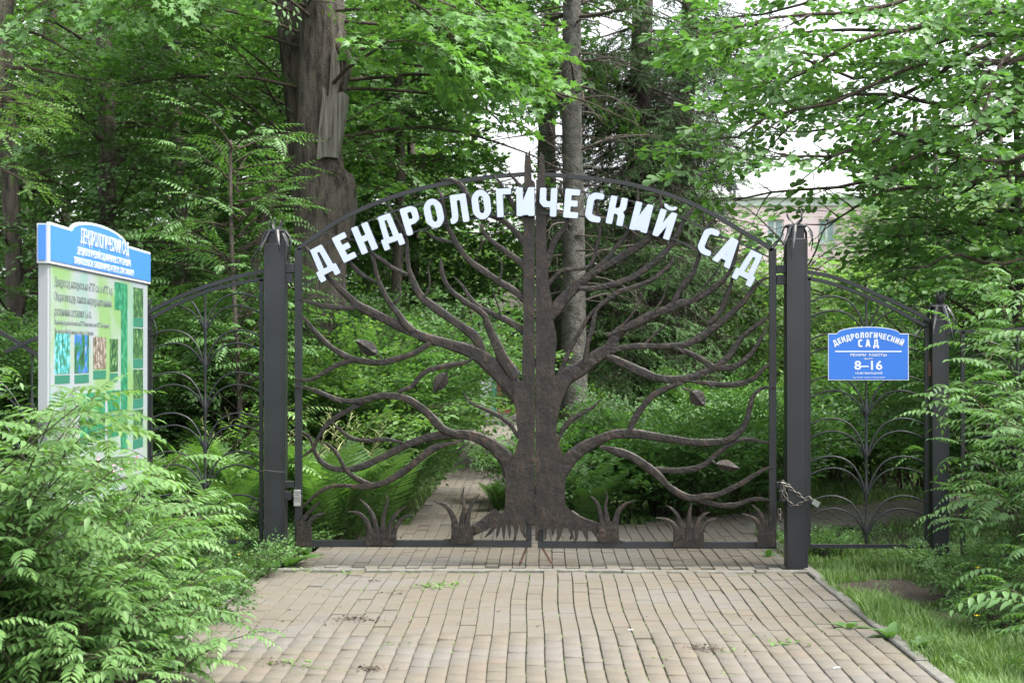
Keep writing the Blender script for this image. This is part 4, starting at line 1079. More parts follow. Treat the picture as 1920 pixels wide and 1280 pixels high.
# thin wire tied round the left post
m = MB(); m.tube([U(487, 883, GY-.085), U(498, 881, GY-.086), U(515, 883.5, GY-.087), U(534, 884.5, GY-.086)], .0016, 5)
tag(m.build('wire', M_chain), 'thin loose wire tied across the tall left post', 'wire')

# ------------------------------------------------------------------ lettering helper
def text_mesh(s, size, sx=1.0, bold=0, align='CENTER', depth=.0006):
    cu = bpy.data.curves.new('t', 'FONT'); cu.body = s; cu.size = size; cu.align_x = align; cu.align_y = 'CENTER'; cu.offset = bold; cu.extrude = depth; cu.resolution_u = 2
    o = bpy.data.objects.new('t', cu); COL.objects.link(o); dg = bpy.context.evaluated_depsgraph_get(); dg.update()
    me = bpy.data.meshes.new_from_object(o.evaluated_get(dg)); bpy.data.objects.remove(o); bpy.data.curves.remove(cu)
    me.transform(Matrix.Diagonal((sx, 1, 1, 1)))
    return me
def put_text(parent, M4, s, size, x, z, y, mat, sx=1.0, bold=0, align='CENTER', name='lettering'):
    """text in the x-z plane facing -y, in the board's own frame M4"""
    me = text_mesh(s, size, sx, bold, align); me.materials.clear(); me.materials.append(mat)
    me.transform(Matrix.Rotation(math.pi/2, 4, 'X')); me.transform(Matrix.Translation((x, y, z))); me.transform(M4)
    return tag(link(name, me, parent), None, None, None, 'stuff')
def glyph_run(parent, M4, chars, x0, z0, h, adv, y, mat, sx=1.0, arc=None, name='lettering'):
    """the same rounded capitals, flat printed"""
    m = MB(); tot = []
    for c in chars: tot.append(0 if c == ' ' else GLY['И' if c == 'Й' else c][0])
    W_ = sum((w if w else .35)+adv for w in tot)-adv; x = -W_/2
    for c, w in zip(chars, tot):
        ww = w or .35
        if c != ' ':
            g = GM[c]; cx = x+ww/2
            vs = []
            front = [p for p in g.polygons if p.material_index == 0]
            ids = {}; fs = []
            for p in front:
                fs.append(tuple(ids.setdefault(v, len(ids)) for v in p.vertices))
            for v in ids:
                q = g.vertices[v].co; px_, pz = (q.x+cx)*h*sx, q.z*h
                if arc:
                    R = arc; a = cx*h*sx/R; lx, lz = q.x*h*sx, q.z*h
                    px_ = math.sin(a)*(R+lz)+math.cos(a)*lx*1.0-0; pz = math.cos(a)*(R+lz)-math.sin(a)*lx-R
                vs.append((x0+px_, y+(q.y+.1)*.012, z0+pz))
            m.add([M4 @ Vector(v) for v in vs], fs)
        x += ww+adv
    return tag(m.build(name, mat, parent), None, None, None, 'stuff')

# blue opening-hours sign on the wicket
s0, s1 = U(1552.7, 712.6, GY-.03), U(1703.7, 625, GY-.03); sw = s1.x-s0.x; shh = s1.z-s0.z; pk_ = U(1628, 612.4, GY-.03).z-s0.z
sg = empty('sign', (s0.x+sw/2, GY-.03, s0.z), 'blue enamel opening hours sign fixed to the wicket gate', 'sign')
def sign_outline(ins):
    h = sw/2-ins; P = [(-h, ins), (h, ins), (h, shh-ins)]
    P += [(sw*.385*math.cos(a)*1.0, shh-ins+.0+(pk_-shh)*math.sin(a)**.9) for a in np.linspace(0.0, math.pi, 19)]
    P += [(-h, shh-ins)]
    return P
I4 = Matrix.Identity(4)
m = MB(); m.poly(sign_outline(0), 0, .006); m.build('white_rim', M_white, sg)
m = MB(); m.poly(sign_outline(.0055), -.0018, .001); m.build('blue_plate', M_blue, sg)
k = sw/879.0   # sign pixels of the enlarged view to metres
def sx_(u): return (u-862.5)*k
def sz_(v): return (888-v)*k
glyph_run(sg, I4, 'ДЕНДРОЛОГИЧЕСКИЙ', sx_(862), sz_(424), 62*k, .16, -.0030, M_white, 1.03, arc=780*k)
glyph_run(sg, I4, 'САД', sx_(862), sz_(524), 82*k, .42, -.0030, M_white, 1.0)
m = MB(); m.box(sx_(500), sx_(1225), -.0030, -.001, sz_(580), sz_(566)); m.build('rule_line', M_white, sg)
put_text(sg, I4, 'РЕЖИМ  РАБОТЫ', 38*k, sx_(862), sz_(614), -.0026, M_white, 1.22, .0006)
put_text(sg, I4, 'ПН-ПТ', 26*k, sx_(862), sz_(655), -.0026, M_white, 1.2, .0004)
put_text(sg, I4, '8–16', 138*k, sx_(862), sz_(730), -.0026, M_white, 1.12, .0021)
put_text(sg, I4, 'СБ,ВС ВЫХОДНОЙ', 28*k, sx_(866), sz_(812), -.0026, M_white, 1.15, .0004)
put_text(sg, I4, 'Сад открыт только в летнее время', 21*k, sx_(866), sz_(857), -.0026, M_white, 1.0, .0001)
for a, b in ((449, 403), (1272, 403), (449, 862), (1275, 862)):
    m = MB(); m.tube([Vector((sx_(a), -.0019, sz_(b))), Vector((sx_(a), -.006, sz_(b)))], .0035, 8); m.build('screw', M_chain, sg)

# ------------------------------------------------------------------ information board (seen at a grazing angle)
bl = U(90, 640, 8.57); br = U(277, 640, 11.17); bl.z = br.z = 0
d = (br-bl); BW = d.length; d.normalize()
face_n = Vector((d.y, -d.x, 0))           # towards the path
M4 = Matrix(((d.x, -face_n.x, 0, bl.x), (d.y, -face_n.y, 0, bl.y), (0, 0, 1, 0), (0, 0, 0, 1)))   # local x along, -y out of the face
ib = empty('information_board', (bl.x, bl.y, 0), 'tall information board with a blue arched header and green map panel, left of the path', 'information board')
ibi = Matrix.Translation(-ib.location) @ M4
def bb(name, x0, x1, y0, y1, z0, z1, mat, ch=0, parent=None):
    m = MB(); m.box(x0, x1, y0, y1, z0, z1, 0, ch); m.v = [tuple(ibi @ Vector(v)) for v in m.v]; return m.build(name, mat, parent or ib)
bb('casing', 0, BW, .003, .052, .70, 2.08, M_grey, .004)
for x in (.25, BW-.55): bb('leg', x, x+.06, .006, .048, -.1, .70, M_grey)
hz = 2.078; hp = [(-.02, hz), (BW+.03, hz), (BW+.03, 2.30), (1.88, 2.30)]+[(1.17+.71*math.cos(a), 2.30+.075*math.sin(a)) for a in np.linspace(0.06, math.pi-.06, 17)]+[(.46, 2.30), (-.02, 2.30)]
def inset(P, e):
    cx = BW/2; return [(x+(e if x < cx*.9 and x < .2 else (-e if x > BW-.2 else 0)), z+(e if z < hz+.01 else -e)) for x, z in P]
m = MB(); m.poly([(-.018, hz), (BW+.028, hz), (BW+.028, 2.292), (-.018, 2.292)], .0045, .056); m.v = [tuple(ibi @ Vector(v)) for v in m.v]; m.build('header_box', M_rim, ib)
m = MB(); m.poly(hp, -.012, .004); m.v = [tuple(ibi @ Vector(v)) for v in m.v]; m.build('header_rim', M_rim, ib)
m = MB(); m.poly(inset(hp, .016), -.016, -.004); m.v = [tuple(ibi @ Vector(v)) for v in m.v]; m.build('header_plate', M_blue2, ib)
bb('header_end', -.024, -.018, .008, .048, hz+.016, 2.284, M_blue2, 0)
def _panel(n, b):
    tc = n.nodes.new('ShaderNodeTexCoord')
    a = noise(n, 1.9, 2, .4, stretch=(1, 1, 1.3)); c2 = noise(n, 2.6, 2, .4, stretch=(1.3, .8, 1))
    c = ramp(n, a, [(.38, (.17, .29, .12)), (.48, (.24, .31, .25)), (.60, (.27, .30, .33))])
    c = mixc(n, ramp(n, c2, [(.55, (0, 0, 0)), (.68, (.7, .7, .7))]), c, (.14, .29, .22))
    n.links.new(c, b.inputs['Base Color']); b.inputs['Roughness'].default_value = .35
M_panel = nmat('pale_green_poster', _panel)
def _map(n, b):
    a = noise(n, 16, 5, .75)
    c = ramp(n, a, [(.38, (.010, .09, .05)), (.50, (.02, .18, .09)), (.60, (.06, .25, .14)), (.72, (.22, .32, .25))])
    n.links.new(c, b.inputs['Base Color']); b.inputs['Roughness'].default_value = .35
M_map = nmat('map_green_print', _map)
def photo_mat(nm, stops, sc=26, st=(1, 1, .8)):
    def f(n, b):
        a = noise(n, sc, 6, .75, stretch=st); c = ramp(n, a, stops); n.links.new(c, b.inputs['Base Color']); b.inputs['Roughness'].default_value = .35
    return nmat(nm, f)
P_a = photo_mat('printed_photo_blue', [(.35, (.02, .08, .05)), (.5, (.05, .22, .16)), (.58, (.10, .45, .65)), (.7, (.7, .75, .8))])
P_b = photo_mat('printed_photo_navy', [(.40, (.02, .05, .03)), (.5, (.03, .16, .06)), (.56, (.02, .10, .55)), (.75, (.5, .55, .6))], 12)
P_c = photo_mat('printed_photo_brown', [(.35, (.03, .03, .02)), (.5, (.16, .12, .09)), (.6, (.36, .34, .33)), (.7, (.6, .55, .6))])
P_d = photo_mat('printed_photo_green', [(.38, (.008, .03, .018)), (.5, (.03, .09, .035)), (.60, (.12, .24, .09)), (.72, (.42, .5, .36))], 30)
bb('poster', .04, BW-.02, -.002, .0028, .712, 2.066, M_panel)
def xb(px):   # photo x -> along the board
    Z = None
    best = min(((abs(((bl+d*t).x*_cy+(bl+d*t).y*_sy)/(-(bl+d*t).x*_sy+(bl+d*t).y*_cy)*FPX+960-px), t) for t in np.linspace(0, BW, 800)))
    return best[1]
def zb(px, py):
    t = xb(px); p = bl+d*t; depth = -p.x*_sy+p.y*_cy; return CAMZ+(660-py)*depth/FPX
def print_box(name, pxa, pxb, pya, pyb, mat, out=.0035):
    """flat print between photo columns pxa..pxb; rows measured at pxa"""
    bb(name, xb(pxa), xb(pxb), -out, -.0015, zb(pxa, pyb), zb(pxa, pya), mat)
for (xa, xb_, ya, yb_, mt) in ((102,130,625,701,P_a),(139,166,627,700,P_b),(174,198,631,692,P_c),(205,220,635,697,P_d)):
    print_box('printed_photo', xa, xb_, ya, yb_, mt); print_box('caption', xa, xb_, yb_+3, yb_+19, M_labelg)
for (ya, yb_) in ((538,594),(615,672),(693,748),(769,824)):
    print_box('printed_photo', 249, 267.5, ya, yb_, P_d); print_box('caption', 249, 267.5, yb_+1, yb_+18, M_labelg)
print_box('map_print', 214, 238, 528, 580, M_map); print_box('map_print', 226, 238, 580, 850, M_map, .0040); print_box('map_print', 150, 224, 738, 832, M_map, .0045)
print_box('map_print', 196, 200, 738, 832, M_grey, .0052); print_box('map_print', 160, 226, 782, 786, M_grey, .0056)
# round prohibition signs
def disc(px, py, R, mat, out, nm, hole=0):
    cx, cz = xb(px), zb(px, py); m = MB(); n = 24
    if hole:
        V = [(cx+R*k_*math.cos(i*2*math.pi/n), -out, cz+R*k_*math.sin(i*2*math.pi/n)) for k_ in (1, hole) for i in range(n)]
        F = [(i, (i+1) % n, n+(i+1) % n, n+i) for i in range(n)]
    else:
        V = [(cx+R*math.cos(i*2*math.pi/n), -out, cz+R*math.sin(i*2*math.pi/n)) for i in range(n)]; F = [tuple(range(n))]
    m.add([ibi @ Vector(v) for v in V], F); m.build(nm, mat, ib)
for px, py in ((146,886),(157,885),(168,887),(183,868),(183,890),(213,874),(228,871),(242,869),(255.5,868)):
    R = .048 if px > 200 else .04
    disc(px, py, R, M_white, .0036, 'pictogram'); disc(px, py, R, M_red, .0042, 'pictogram', .82)
    cx, cz = xb(px), zb(px, py); m = MB()
    m.box(cx-R*.2, cx+R*.25, -.0046, -.004, cz-R*.5, cz+R*.1); m.box(cx-R*.12, cx+R*.12, -.0046, -.004, cz+R*.14, cz+R*.45)
    m.v = [tuple(ibi @ Vector(v)) for v in m.v]; m.build('pictogram', M_dark, ib)
    m = MB(); s2 = R*.62; m.add([(cx-s2, -.005, cz+s2*.9), (cx-s2*.85, -.005, cz+s2*1.05), (cx+s2, -.005, cz-s2*.9), (cx+s2*.85, -.005, cz-s2*1.05)], [(0, 1, 2, 3)])
    m.v = [tuple(ibi @ Vector(v)) for v in m.v]; m.build('pictogram', M_red, ib)
xc = (xb(144)+xb(236))/2
def fit(s, size, pa, pb, z, mat, bold=0):
    me = text_mesh(s, size); w = max(v.co.x for v in me.vertices)-min(v.co.x for v in me.vertices); bpy.data.meshes.remove(me)
    xa, xe = xb(pa), xb(pb); put_text(ib, ibi, s, size, (xa+xe)/2, z, -.019 if z > 2.08 else -.0035, mat, (xe-xa)/w, bold)
fit('ДЕНДРОЛОГИЧЕСКИЙ САД', .118, 145, 236, 2.268, M_white, 0)
fit('ДЕНДРОЛОГИЧЕСКИЙ САД ИМЕНИ И.М. СТРАТОНОВИЧА', .060, 139, 240, 2.180, M_white)
fit('DENDROLOGICAL GARDEN NAMED AFTER I.M. STRATONOVICH', .058, 133, 245, 2.122, M_white)
x0 = xb(101)
M_ink = flat('grey_ink', (.13, .16, .16), .6)
fit('Дендросад находится на 63°33\' с.ш. и 40°32\' в.д.', .070, 101, 210, 1.985, M_ink)
fit('Общая площадь занятая интродуцированными', .070, 101, 208, 1.904, M_ink)
fit('растениями составляет 1,6 га.', .070, 101, 170, 1.823, M_ink)
put_text(ib, ibi, 'Dendrological garden is located at 63°33\' North latitude and 40°32\' East longitude.', .040, x0, 1.765, -.0035, M_ink, .97, 0, 'LEFT')
put_text(ib, ibi, 'The total area filled by introduced plants, is 1,6 hectares.', .040, x0, 1.715, -.0035, M_ink, .97, 0, 'LEFT')
# ------------------------------------------------------------------ buildings
M_pink = nmat('pink_render', lambda n, b: (n.links.new(ramp(n, wpos_noise(n, 1.5, 5, .6), [(.3, (.88, .66, .70)), (.7, (.90, .72, .75))]), b.inputs['Base Color']), setattr(b.inputs['Roughness'], 'default_value', .9)))
M_corn = flat('white_cornice', (.72, .74, .74), .8, 0, .05, 2)
M_roof = flat('grey_sheet_roof', (.12, .13, .15), .5, 0, .15, 3)
def _glass(n, b): b.inputs['Base Color'].default_value = (.35, .46, .48, 1); b.inputs['Roughness'].default_value = .08
M_glass = nmat('window_glass', _glass)
M_curt = flat('white_curtain', (.6, .64, .64), .9)
def building():
    Y = 46.0; L, R = G(1340, Y), G(1665, Y); top = U(1500, 366, Y).z
    t = empty('pink_building', (L.x, Y, 0), 'pink rendered building with white cornice seen between the trees on the right', 'building')
    def part(nm, x0, x1, y0, y1, z0, z1, mat, par=t, ch=0):
        m = MB(); m.box(x0, x1, y0, y1, z0, z1, 0, ch); o = m.build(nm, mat, par)
        off = Vector((L.x, Y, 0)) if par is t else Vector((L.x, Y, 0)); return localise(o, off)
    wz0, wz1 = U(1450, 455, Y).z, U(1450, 411, Y).z
    # wall with real openings: piers, spandrel and parapet butted
    ops = [(G(1438, Y).x, G(1470, Y).x), (G(1535, Y).x, G(1567, Y).x), (G(1632, Y).x, G(1664, Y).x)]
    xs = L.x
    zc = U(1500, 386, Y).z
    for a, b in ops:
        part('wall', xs, a, Y, Y+.4, 0, zc, M_pink); 
        part('wall', a, b, Y, Y+.4, wz1, zc, M_pink); part('wall', a, b, Y, Y+.4, 0, wz0, M_pink)
        m = MB(); m.box(a, a+.05, Y+.1, Y+.16, wz0, wz1); m.box(b-.05, b, Y+.1, Y+.16, wz0, wz1); m.box((a+b)/2-.03, (a+b)/2+.03, Y+.1, Y+.16, wz0, wz1); m.box(a+.05, b-.05, Y+.1, Y+.155, wz1-.05, wz1); m.box(a+.05, b-.05, Y+.1, Y+.155, wz0, wz0+.05)
        w = localise(m.build('window', M_corn, t), (L.x, Y, 0))
        m = MB(); m.box(a+.05, b-.05, Y+.125, Y+.135, wz0+.05, wz1-.05); localise(m.build('pane', M_glass, w), (L.x, Y, 0))
        m = MB(); m.box(a+.06, a+.22, Y+.2, Y+.22, wz0+.05, wz1-.05); m.box(b-.24, b-.08, Y+.2, Y+.22, wz0+.05, wz1-.05); localise(m.build('curtain', M_curt, w), (L.x, Y, 0))
        m = MB(); m.box(a-.04, b+.04, Y-.05, Y+.1, wz0-.05, wz0); localise(m.build('sill', M_corn, w), (L.x, Y, 0))
        xs = b
    part('wall', xs, R.x, Y, Y+.4, 0, zc, M_pink); part('wall', L.x, R.x, Y+8, Y+8.3, 0, zc, M_pink)
    part('wall', L.x, L.x+.3, Y+.4, Y+8, 0, zc, M_pink); part('wall', R.x-.3, R.x, Y+.4, Y+8, 0, zc, M_pink)
    part('cornice', L.x-.1, R.x+.1, Y-.08, Y+8.4, zc, zc+.22, M_corn); part('cornice', L.x-.25, R.x+.25, Y-.25, Y+8.6, zc+.22, zc+.36, M_corn)
    m = MB(); x0, x1, y0, y1, z0, z1 = L.x-.2, R.x+.2, Y-.2, Y+8.5, zc+.36, zc+1.0
    m.add([(x0,y0,z0),(x1,y0,z0),(x1,y1,z0),(x0,y1,z0),(x0+3.5,(y0+y1)/2,z1),(x1-3.5,(y0+y1)/2,z1)], [(0,1,5,4),(1,2,5),(2,3,4,5),(3,0,4),(3,2,1,0)])
    localise(m.build('roof', M_corn, t), (L.x, Y, 0))
    a, b = G(1388, Y-1), G(1412, Y-1); m = MB(); z0, z1 = U(1400, 362, Y).z, U(1400, 322, Y).z
    m.add([(a.x,Y+1,z0),(b.x,Y+1,z0),(b.x,Y+2.2,z0),(a.x,Y+2.2,z0),(a.x,Y+1,z1),(a.x,Y+2.2,z1)], [(0,1,4),(1,2,5,4),(2,3,5),(3,0,4,5),(3,2,1,0)])
    localise(m.build('dormer', M_roof, t), (L.x, Y, 0))
building()
def kiosk():
    Y = 35.5; x0, x1 = G(900, Y).x, G(1040, Y).x
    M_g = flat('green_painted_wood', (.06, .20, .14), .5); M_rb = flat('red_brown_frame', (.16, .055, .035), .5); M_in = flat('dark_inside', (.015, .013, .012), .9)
    t = empty('pavilion', (x0, Y, 0), 'small park pavilion with a dark doorway framed in red-brown at the end of the path', 'pavilion')
    def part(nm, a, b, c, d_, e, f, mat, ch=0):
        m = MB(); m.box(a, b, c, d_, e, f, 0, ch); return localise(m.build(nm, mat, t), (x0, Y, 0))
    z = lambda py: U(960, py, Y).z
    p = lambda px: G(px, Y).x
    part('plinth', x0, x1, Y-.1, Y+3, -.05, z(777), M_conc, .01); part('plinth', x0-.05, x1+.05, Y-.35, Y-.1, -.05, z(786), M_conc, .01)
    part('column', p(922), p(931), Y-.06, Y+.06, z(777), 2.5, M_g, .01); part('column', p(1030), p(1038), Y-.06, Y+.06, z(777), 2.5, M_g, .01)
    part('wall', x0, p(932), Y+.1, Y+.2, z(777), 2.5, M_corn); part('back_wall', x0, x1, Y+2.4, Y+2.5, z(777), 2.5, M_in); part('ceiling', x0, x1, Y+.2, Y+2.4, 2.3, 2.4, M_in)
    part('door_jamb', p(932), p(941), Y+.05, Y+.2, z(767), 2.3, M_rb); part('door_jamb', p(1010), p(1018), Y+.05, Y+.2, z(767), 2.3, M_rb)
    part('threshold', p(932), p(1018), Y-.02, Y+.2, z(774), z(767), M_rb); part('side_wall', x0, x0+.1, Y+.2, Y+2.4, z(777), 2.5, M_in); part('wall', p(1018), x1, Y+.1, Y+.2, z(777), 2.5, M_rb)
    m = MB(); m.add([(x0-.3,Y-.5,2.5),(x1+.3,Y-.5,2.5),(x1+.3,Y+3,2.5),(x0-.3,Y+3,2.5),(x0+.6,Y+1.2,3.3),(x1-.6,Y+1.2,3.3)], [(0,1,5,4),(1,2,5),(2,3,4,5),(3,0,4),(3,2,1,0)])
    localise(m.build('roof', flat('dark_felt_roof', (.04, .035, .03), .95), t), (x0, Y, 0))
kiosk()

# ------------------------------------------------------------------ big broken maple and other trunks
def big_maple():
    Y = 16.0; b = G(607, Y); t = empty('maple_tree', b, 'massive old maple with a bare grey wood scar, behind the left gate post', 'tree')
    pp = [(600, 900, 58), (600, 640, 50), (600, 520, 46), (606, 430, 50), (612, 380, 50), (604, 330, 44), (600, 250, 40), (602, 150, 41), (606, 60, 42), (600, -40, 44), (590, -160, 44)]
    P = []; R = []
    for x, y, r in pp: q = U(x, y, Y); P.append(tuple(q)); R.append(r*Y/FPX)
    P[0] = (b.x, Y, -.15); R[0] = .36
    trunk_mesh(P, R, 64, .05, 4, M_bark, 'trunk', t, b, furrow=.022)
    P = []; R = []
    for x, y, r in [(580, 560, 24), (575, 400, 24), (562, 250, 24), (552, 120, 24), (545, 30, 26), (530, -100, 26)]: q = U(x, y, Y+.32); P.append(tuple(q)); R.append(r*Y/FPX)
    trunk_mesh(P, R, 40, .05, 9, M_bark, 'trunk', t, b, furrow=.022)
    # burl below the scar
    import mathutils
    r = np.random.default_rng(8)
    def blob(px, py, dy, rx, ry, rz, nm, mat, nz=.16, sd=1):
        q = U(px, py, Y+dy); V = []; n1, n2 = 18, 12; rr = np.random.default_rng(sd); ph = rr.uniform(0, 6, 4)
        for i in range(n2+1):
            th = math.pi*i/n2
            for k in range(n1):
                a = 2*math.pi*k/n1; s = 1+nz*(math.sin(3*a+ph[0]+th*2)*.6+math.sin(5*a+th*4+ph[1])*.4+rr.normal(0, .22))
                V.append((q.x+rx*s*math.sin(th)*math.cos(a), q.y+ry*s*math.sin(th)*math.sin(a), q.z+rz*s*math.cos(th)))
        T = [(i*n1+k, i*n1+(k+1) % n1, (i+1)*n1+(k+1) % n1, (i+1)*n1+k)[::-1] for i in range(n2) for k in range(n1)]
        localise(link(nm, mesh(nm, V, T, [mat], smooth=True), t), b)
    blob(630, 385, -.03, .22, .2, .36, 'burl', M_bark, .10, 2); blob(645, 350, -.06, .12, .13, .14, 'burl', M_bark, .16, 5); blob(622, 322, -.14, .10, .08, .07, 'burl', M_bark, .3, 6)
    # bare grey heartwood: splintered slab
    def slab(outline, y0, y1, nm):
        m = MB(); q = [U(a, c, Y) for a, c in outline]; m.poly([(p.x, p.z) for p in q], Y+y0, Y+y1); localise(m.build(nm, M_wood, t), b)
    slab([(600, 303), (603, 270), (608, 230), (615, 196), (618, 188), (626, 186), (634, 188), (641, 182), (649, 180), (657, 186), (655, 205), (648, 250), (641, 285), (638, 302), (620, 300)], -.27, -.10, 'bare_wood')
    slab([(622, 190), (625, 150), (626, 110), (632, 96), (640, 118), (642, 150), (636, 190)], -.24, -.12, 'bare_wood')
    slab([(604, 262), (607, 225), (611, 200), (612, 170), (619, 178), (617, 200), (611, 240)], -.29, -.20, 'bare_wood')
    P = [U(x, y, Y-.12) for x, y in [(626, 62), (634, 85), (645, 100), (652, 116), (651, 140), (644, 165), (641, 190)]]
    m = MB(); m.tube(P, [.07, .06, .055, .05, .04, .03, .015], 10); localise(m.build('bark_lip', M_bark, t, True), b)
    # limbs and hanging foliage
    bag = Bag(); r = np.random.default_rng(21)
    spec = []
    for k in range(34):
        side = r.random()
        z = r.uniform(3.4, 7.5); az = r.uniform(0, 6.283); spec.append((z, az, r.uniform(1.8, 3.8), r.uniform(-.1, .6), 1.0))
    for z, az, L, el, sag in spec:
        P = bough_pts((b.x, Y, z), az, el, L, sag, r)
        if abs(math.sin(az)) < .35 and math.cos(az) < 0 and z < 4.6: continue
        if not visible_mask(P, 1.5, 2).any(): continue
        foliate(bag, bag, P, 'maple', r, .34, .35, (.8, 1.2), rad=.024)
    for (px, py, dy, az, L, el) in [(655, 95, 0, 1.5, 2.0, .12), (640, 110, .1, 1.25, 2.2, .0), (560, 30, -.2, -1.4, 2.2, .5), (560, 60, -.2, -1.9, 1.6, .3), (630, 20, -.5, 1.7, 1.4, .0), (650, -10, -.6, 1.4, 1.9, -.1), (620, -60, -1.0, 1.2, 2.0, -.35), (700, -40, -1.2, 1.5, 1.4, -.5), (780, -60, -.8, 1.3, 1.4, -.4), (760, -20, 0, 1.5, 1.8, -.3)]:
        q = U(px, py, Y+dy); P = bough_pts(q, az, el, L, .5, r); foliate(bag, bag, P, 'maple', r, .26, .12, (.75, 1.1), rad=.02)
    localise(link('crown', bag.mesh('crown', [L_maple, M_twig]), t), b)
big_maple()

def fir():
    Y = 20.0; b = G(1078, Y); t = empty('fir_tree', b, 'tall fir with a straight pale grey trunk and dead lower twigs, centre', 'fir tree')
    P = []; R = []
    for x, y, r in [(1077, 900, 30), (1076, 760, 26), (1076, 560, 22), (1075, 400, 20), (1072, 200, 18.5), (1073, 0, 17), (1072, -250, 15)]:
        q = U(x, y, Y); P.append(tuple(q)); R.append(r*Y/FPX)
    P[0] = (b.x, Y, -.1)
    trunk_mesh(P, R, 20, .025, 14, M_barkf, 'trunk', t, b)
    r = np.random.default_rng(31); dead = Bag(); live = Bag()
    # knots and stub branches
    for k in range(46):
        z = r.uniform(2.2, 6.4); az = r.uniform(0, 6.283); L = r.uniform(.25, 1.3)
        if abs(((az-math.pi) % 6.283)-0) < .0: continue
        P = bough_pts((b.x+math.sin(az)*.1, Y+math.cos(az)*.1, z), az, r.uniform(-.1, .45), L, r.uniform(.3, 1.4), r, 7)
        dead.tri(P, .018, .004, 0, 5)
        for j in range(int(L*9)):
            q = P[r.integers(2, 7)]; P2 = bough_pts(q, az+r.normal(0, .9), r.uniform(-1.1, .1), r.uniform(.12, .55), .5, r, 4); dead.tri(P2, .005, .0015, 0, 3)
    localise(link('dead_branch', dead.mesh('dead_branch', [M_dead]), t), b)
    for (px, py, dy, az, L, el) in [(1080, 440, -.15, 1.2, 1.1, -.1), (1075, 505, -.2, -1.4, .75, -.05), (1080, 470, -.2, 2.0, .9, 0), (1070, 140, 0, -1.5, 1.5, -.1), (1070, 95, 0, -1.2, 1.8, -.05), (1080, 160, -.2, 1.4, 1.0, -.2), (1080, 560, 0, 1.3, .8, -.1), (1080, 620, 0, 1.5, .7, -.1), (1080, 20, 0, 1.5, 1.8, -.2), (1070, 10, 0, -1.6, 1.6, -.2), (1080, 250, .1, 1.3, 1.2, -.2), (1080, 345, .1, 1.6, 1.3, -.1)]:
        q = U(px, py, Y+dy); P = bough_pts(q, az, el, L, .25, r); foliate(live, live, P, 'fir', r, .16, .25, (.7, 1.05), sub=False, rad=.014)
    for k in range(26):
        z = r.uniform(5.6, 9); az = r.uniform(0, 6.283); P = bough_pts((b.x, Y, z), az, r.uniform(-.2, .2), r.uniform(1.2, 2.4), .4, r); foliate(live, live, P, 'fir', r, .18, .2, (.8, 1.2), rad=.03)
    localise(link('crown', live.mesh('crown', [L_fir, M_twig]), t), b)
fir()

def spruce(name, label, px, Y, seed, kind, lmat, Rf, zr, nb, deadz=None, azr=(0, 6.283), tr=.17, step=.19, sag=.35, el=(-.35, .1)):
    b = G(px, Y); t = empty(name, b, label, 'spruce tree'); r = np.random.default_rng(seed)
    P = [(b.x+.05*math.sin(z), Y, z) for z in np.linspace(-.1, 11, 9)]; trunk_mesh(P, list(np.linspace(tr*1.2, tr*.55, 9)), 14, .05, seed, M_sbark, 'trunk', t, b)
    bag = Bag(); dead = Bag()
    for k in range(nb):
        z = zr[0]+(zr[1]-zr[0])*(k+r.random())/nb; az = r.uniform(*azr); L = Rf(z)*r.uniform(.7, 1.1)
        P = bough_pts((b.x, Y, z), az, r.uniform(*el), L, -sag*r.uniform(.2, 1), r)
        if not visible_mask(P, 1.5, 2.5).any(): continue
        foliate(bag, bag, P, kind, r, step*1.1, .08, (.85, 1.4), True, (.6, 1.1), .02, lean=-.15)
    if deadz:
        for k in range(95):
            z = r.uniform(*deadz); az = r.uniform(math.pi*.55, math.pi*1.45); L = r.uniform(.6, 1.9)
            P = bough_pts((b.x, Y, z), az, r.uniform(-.6, .15), L, r.uniform(-.2, .7), r, 7); dead.tri(P, .014, .003, 0, 4)
            for j in range(int(L*11)):
                q = P[r.integers(1, 7)]; P2 = bough_pts(q, az+r.normal(0, .8), r.uniform(-1.4, -.1), r.uniform(.15, .8), .3, r, 5); dead.tri(P2, .004, .0012, 0, 3)
        localise(link('dead_branch', dead.mesh('dead_branch', [M_dead]), t), b)
    localise(link('crown', bag.mesh('crown', [lmat, M_twig]), t), b)
spruce('spruce_tree', 'broad dark spruce with hanging dead twigs, right of the pale fir trunk', 1205, 22.5, 41, 'spruce', L_fir, lambda z: 1.95 if z < 3 else 1.7, (1.5, 6.3), 100, (1.6, 5.5), el=(-.45, .05))
spruce('spruce_tree', 'darkest spruce rising behind the twiggy spruce, its right edge against the sky', 1290, 25.5, 42, 'spruce', L_spruce, lambda z: 1.5 if z < 3 else 1.55, (2.2, 7.0), 85, None, el=(-.4, .1), step=.21)
spruce('spruce_tree', 'dark spruce with level tiers of branches just left of the fir trunk, sky showing through', 1030, 27, 43, 'spruce', L_spruce, lambda z: .95 if z < 4.9 else 1.5, (2.2, 8), 34, None, step=.26, el=(-.25, .1))

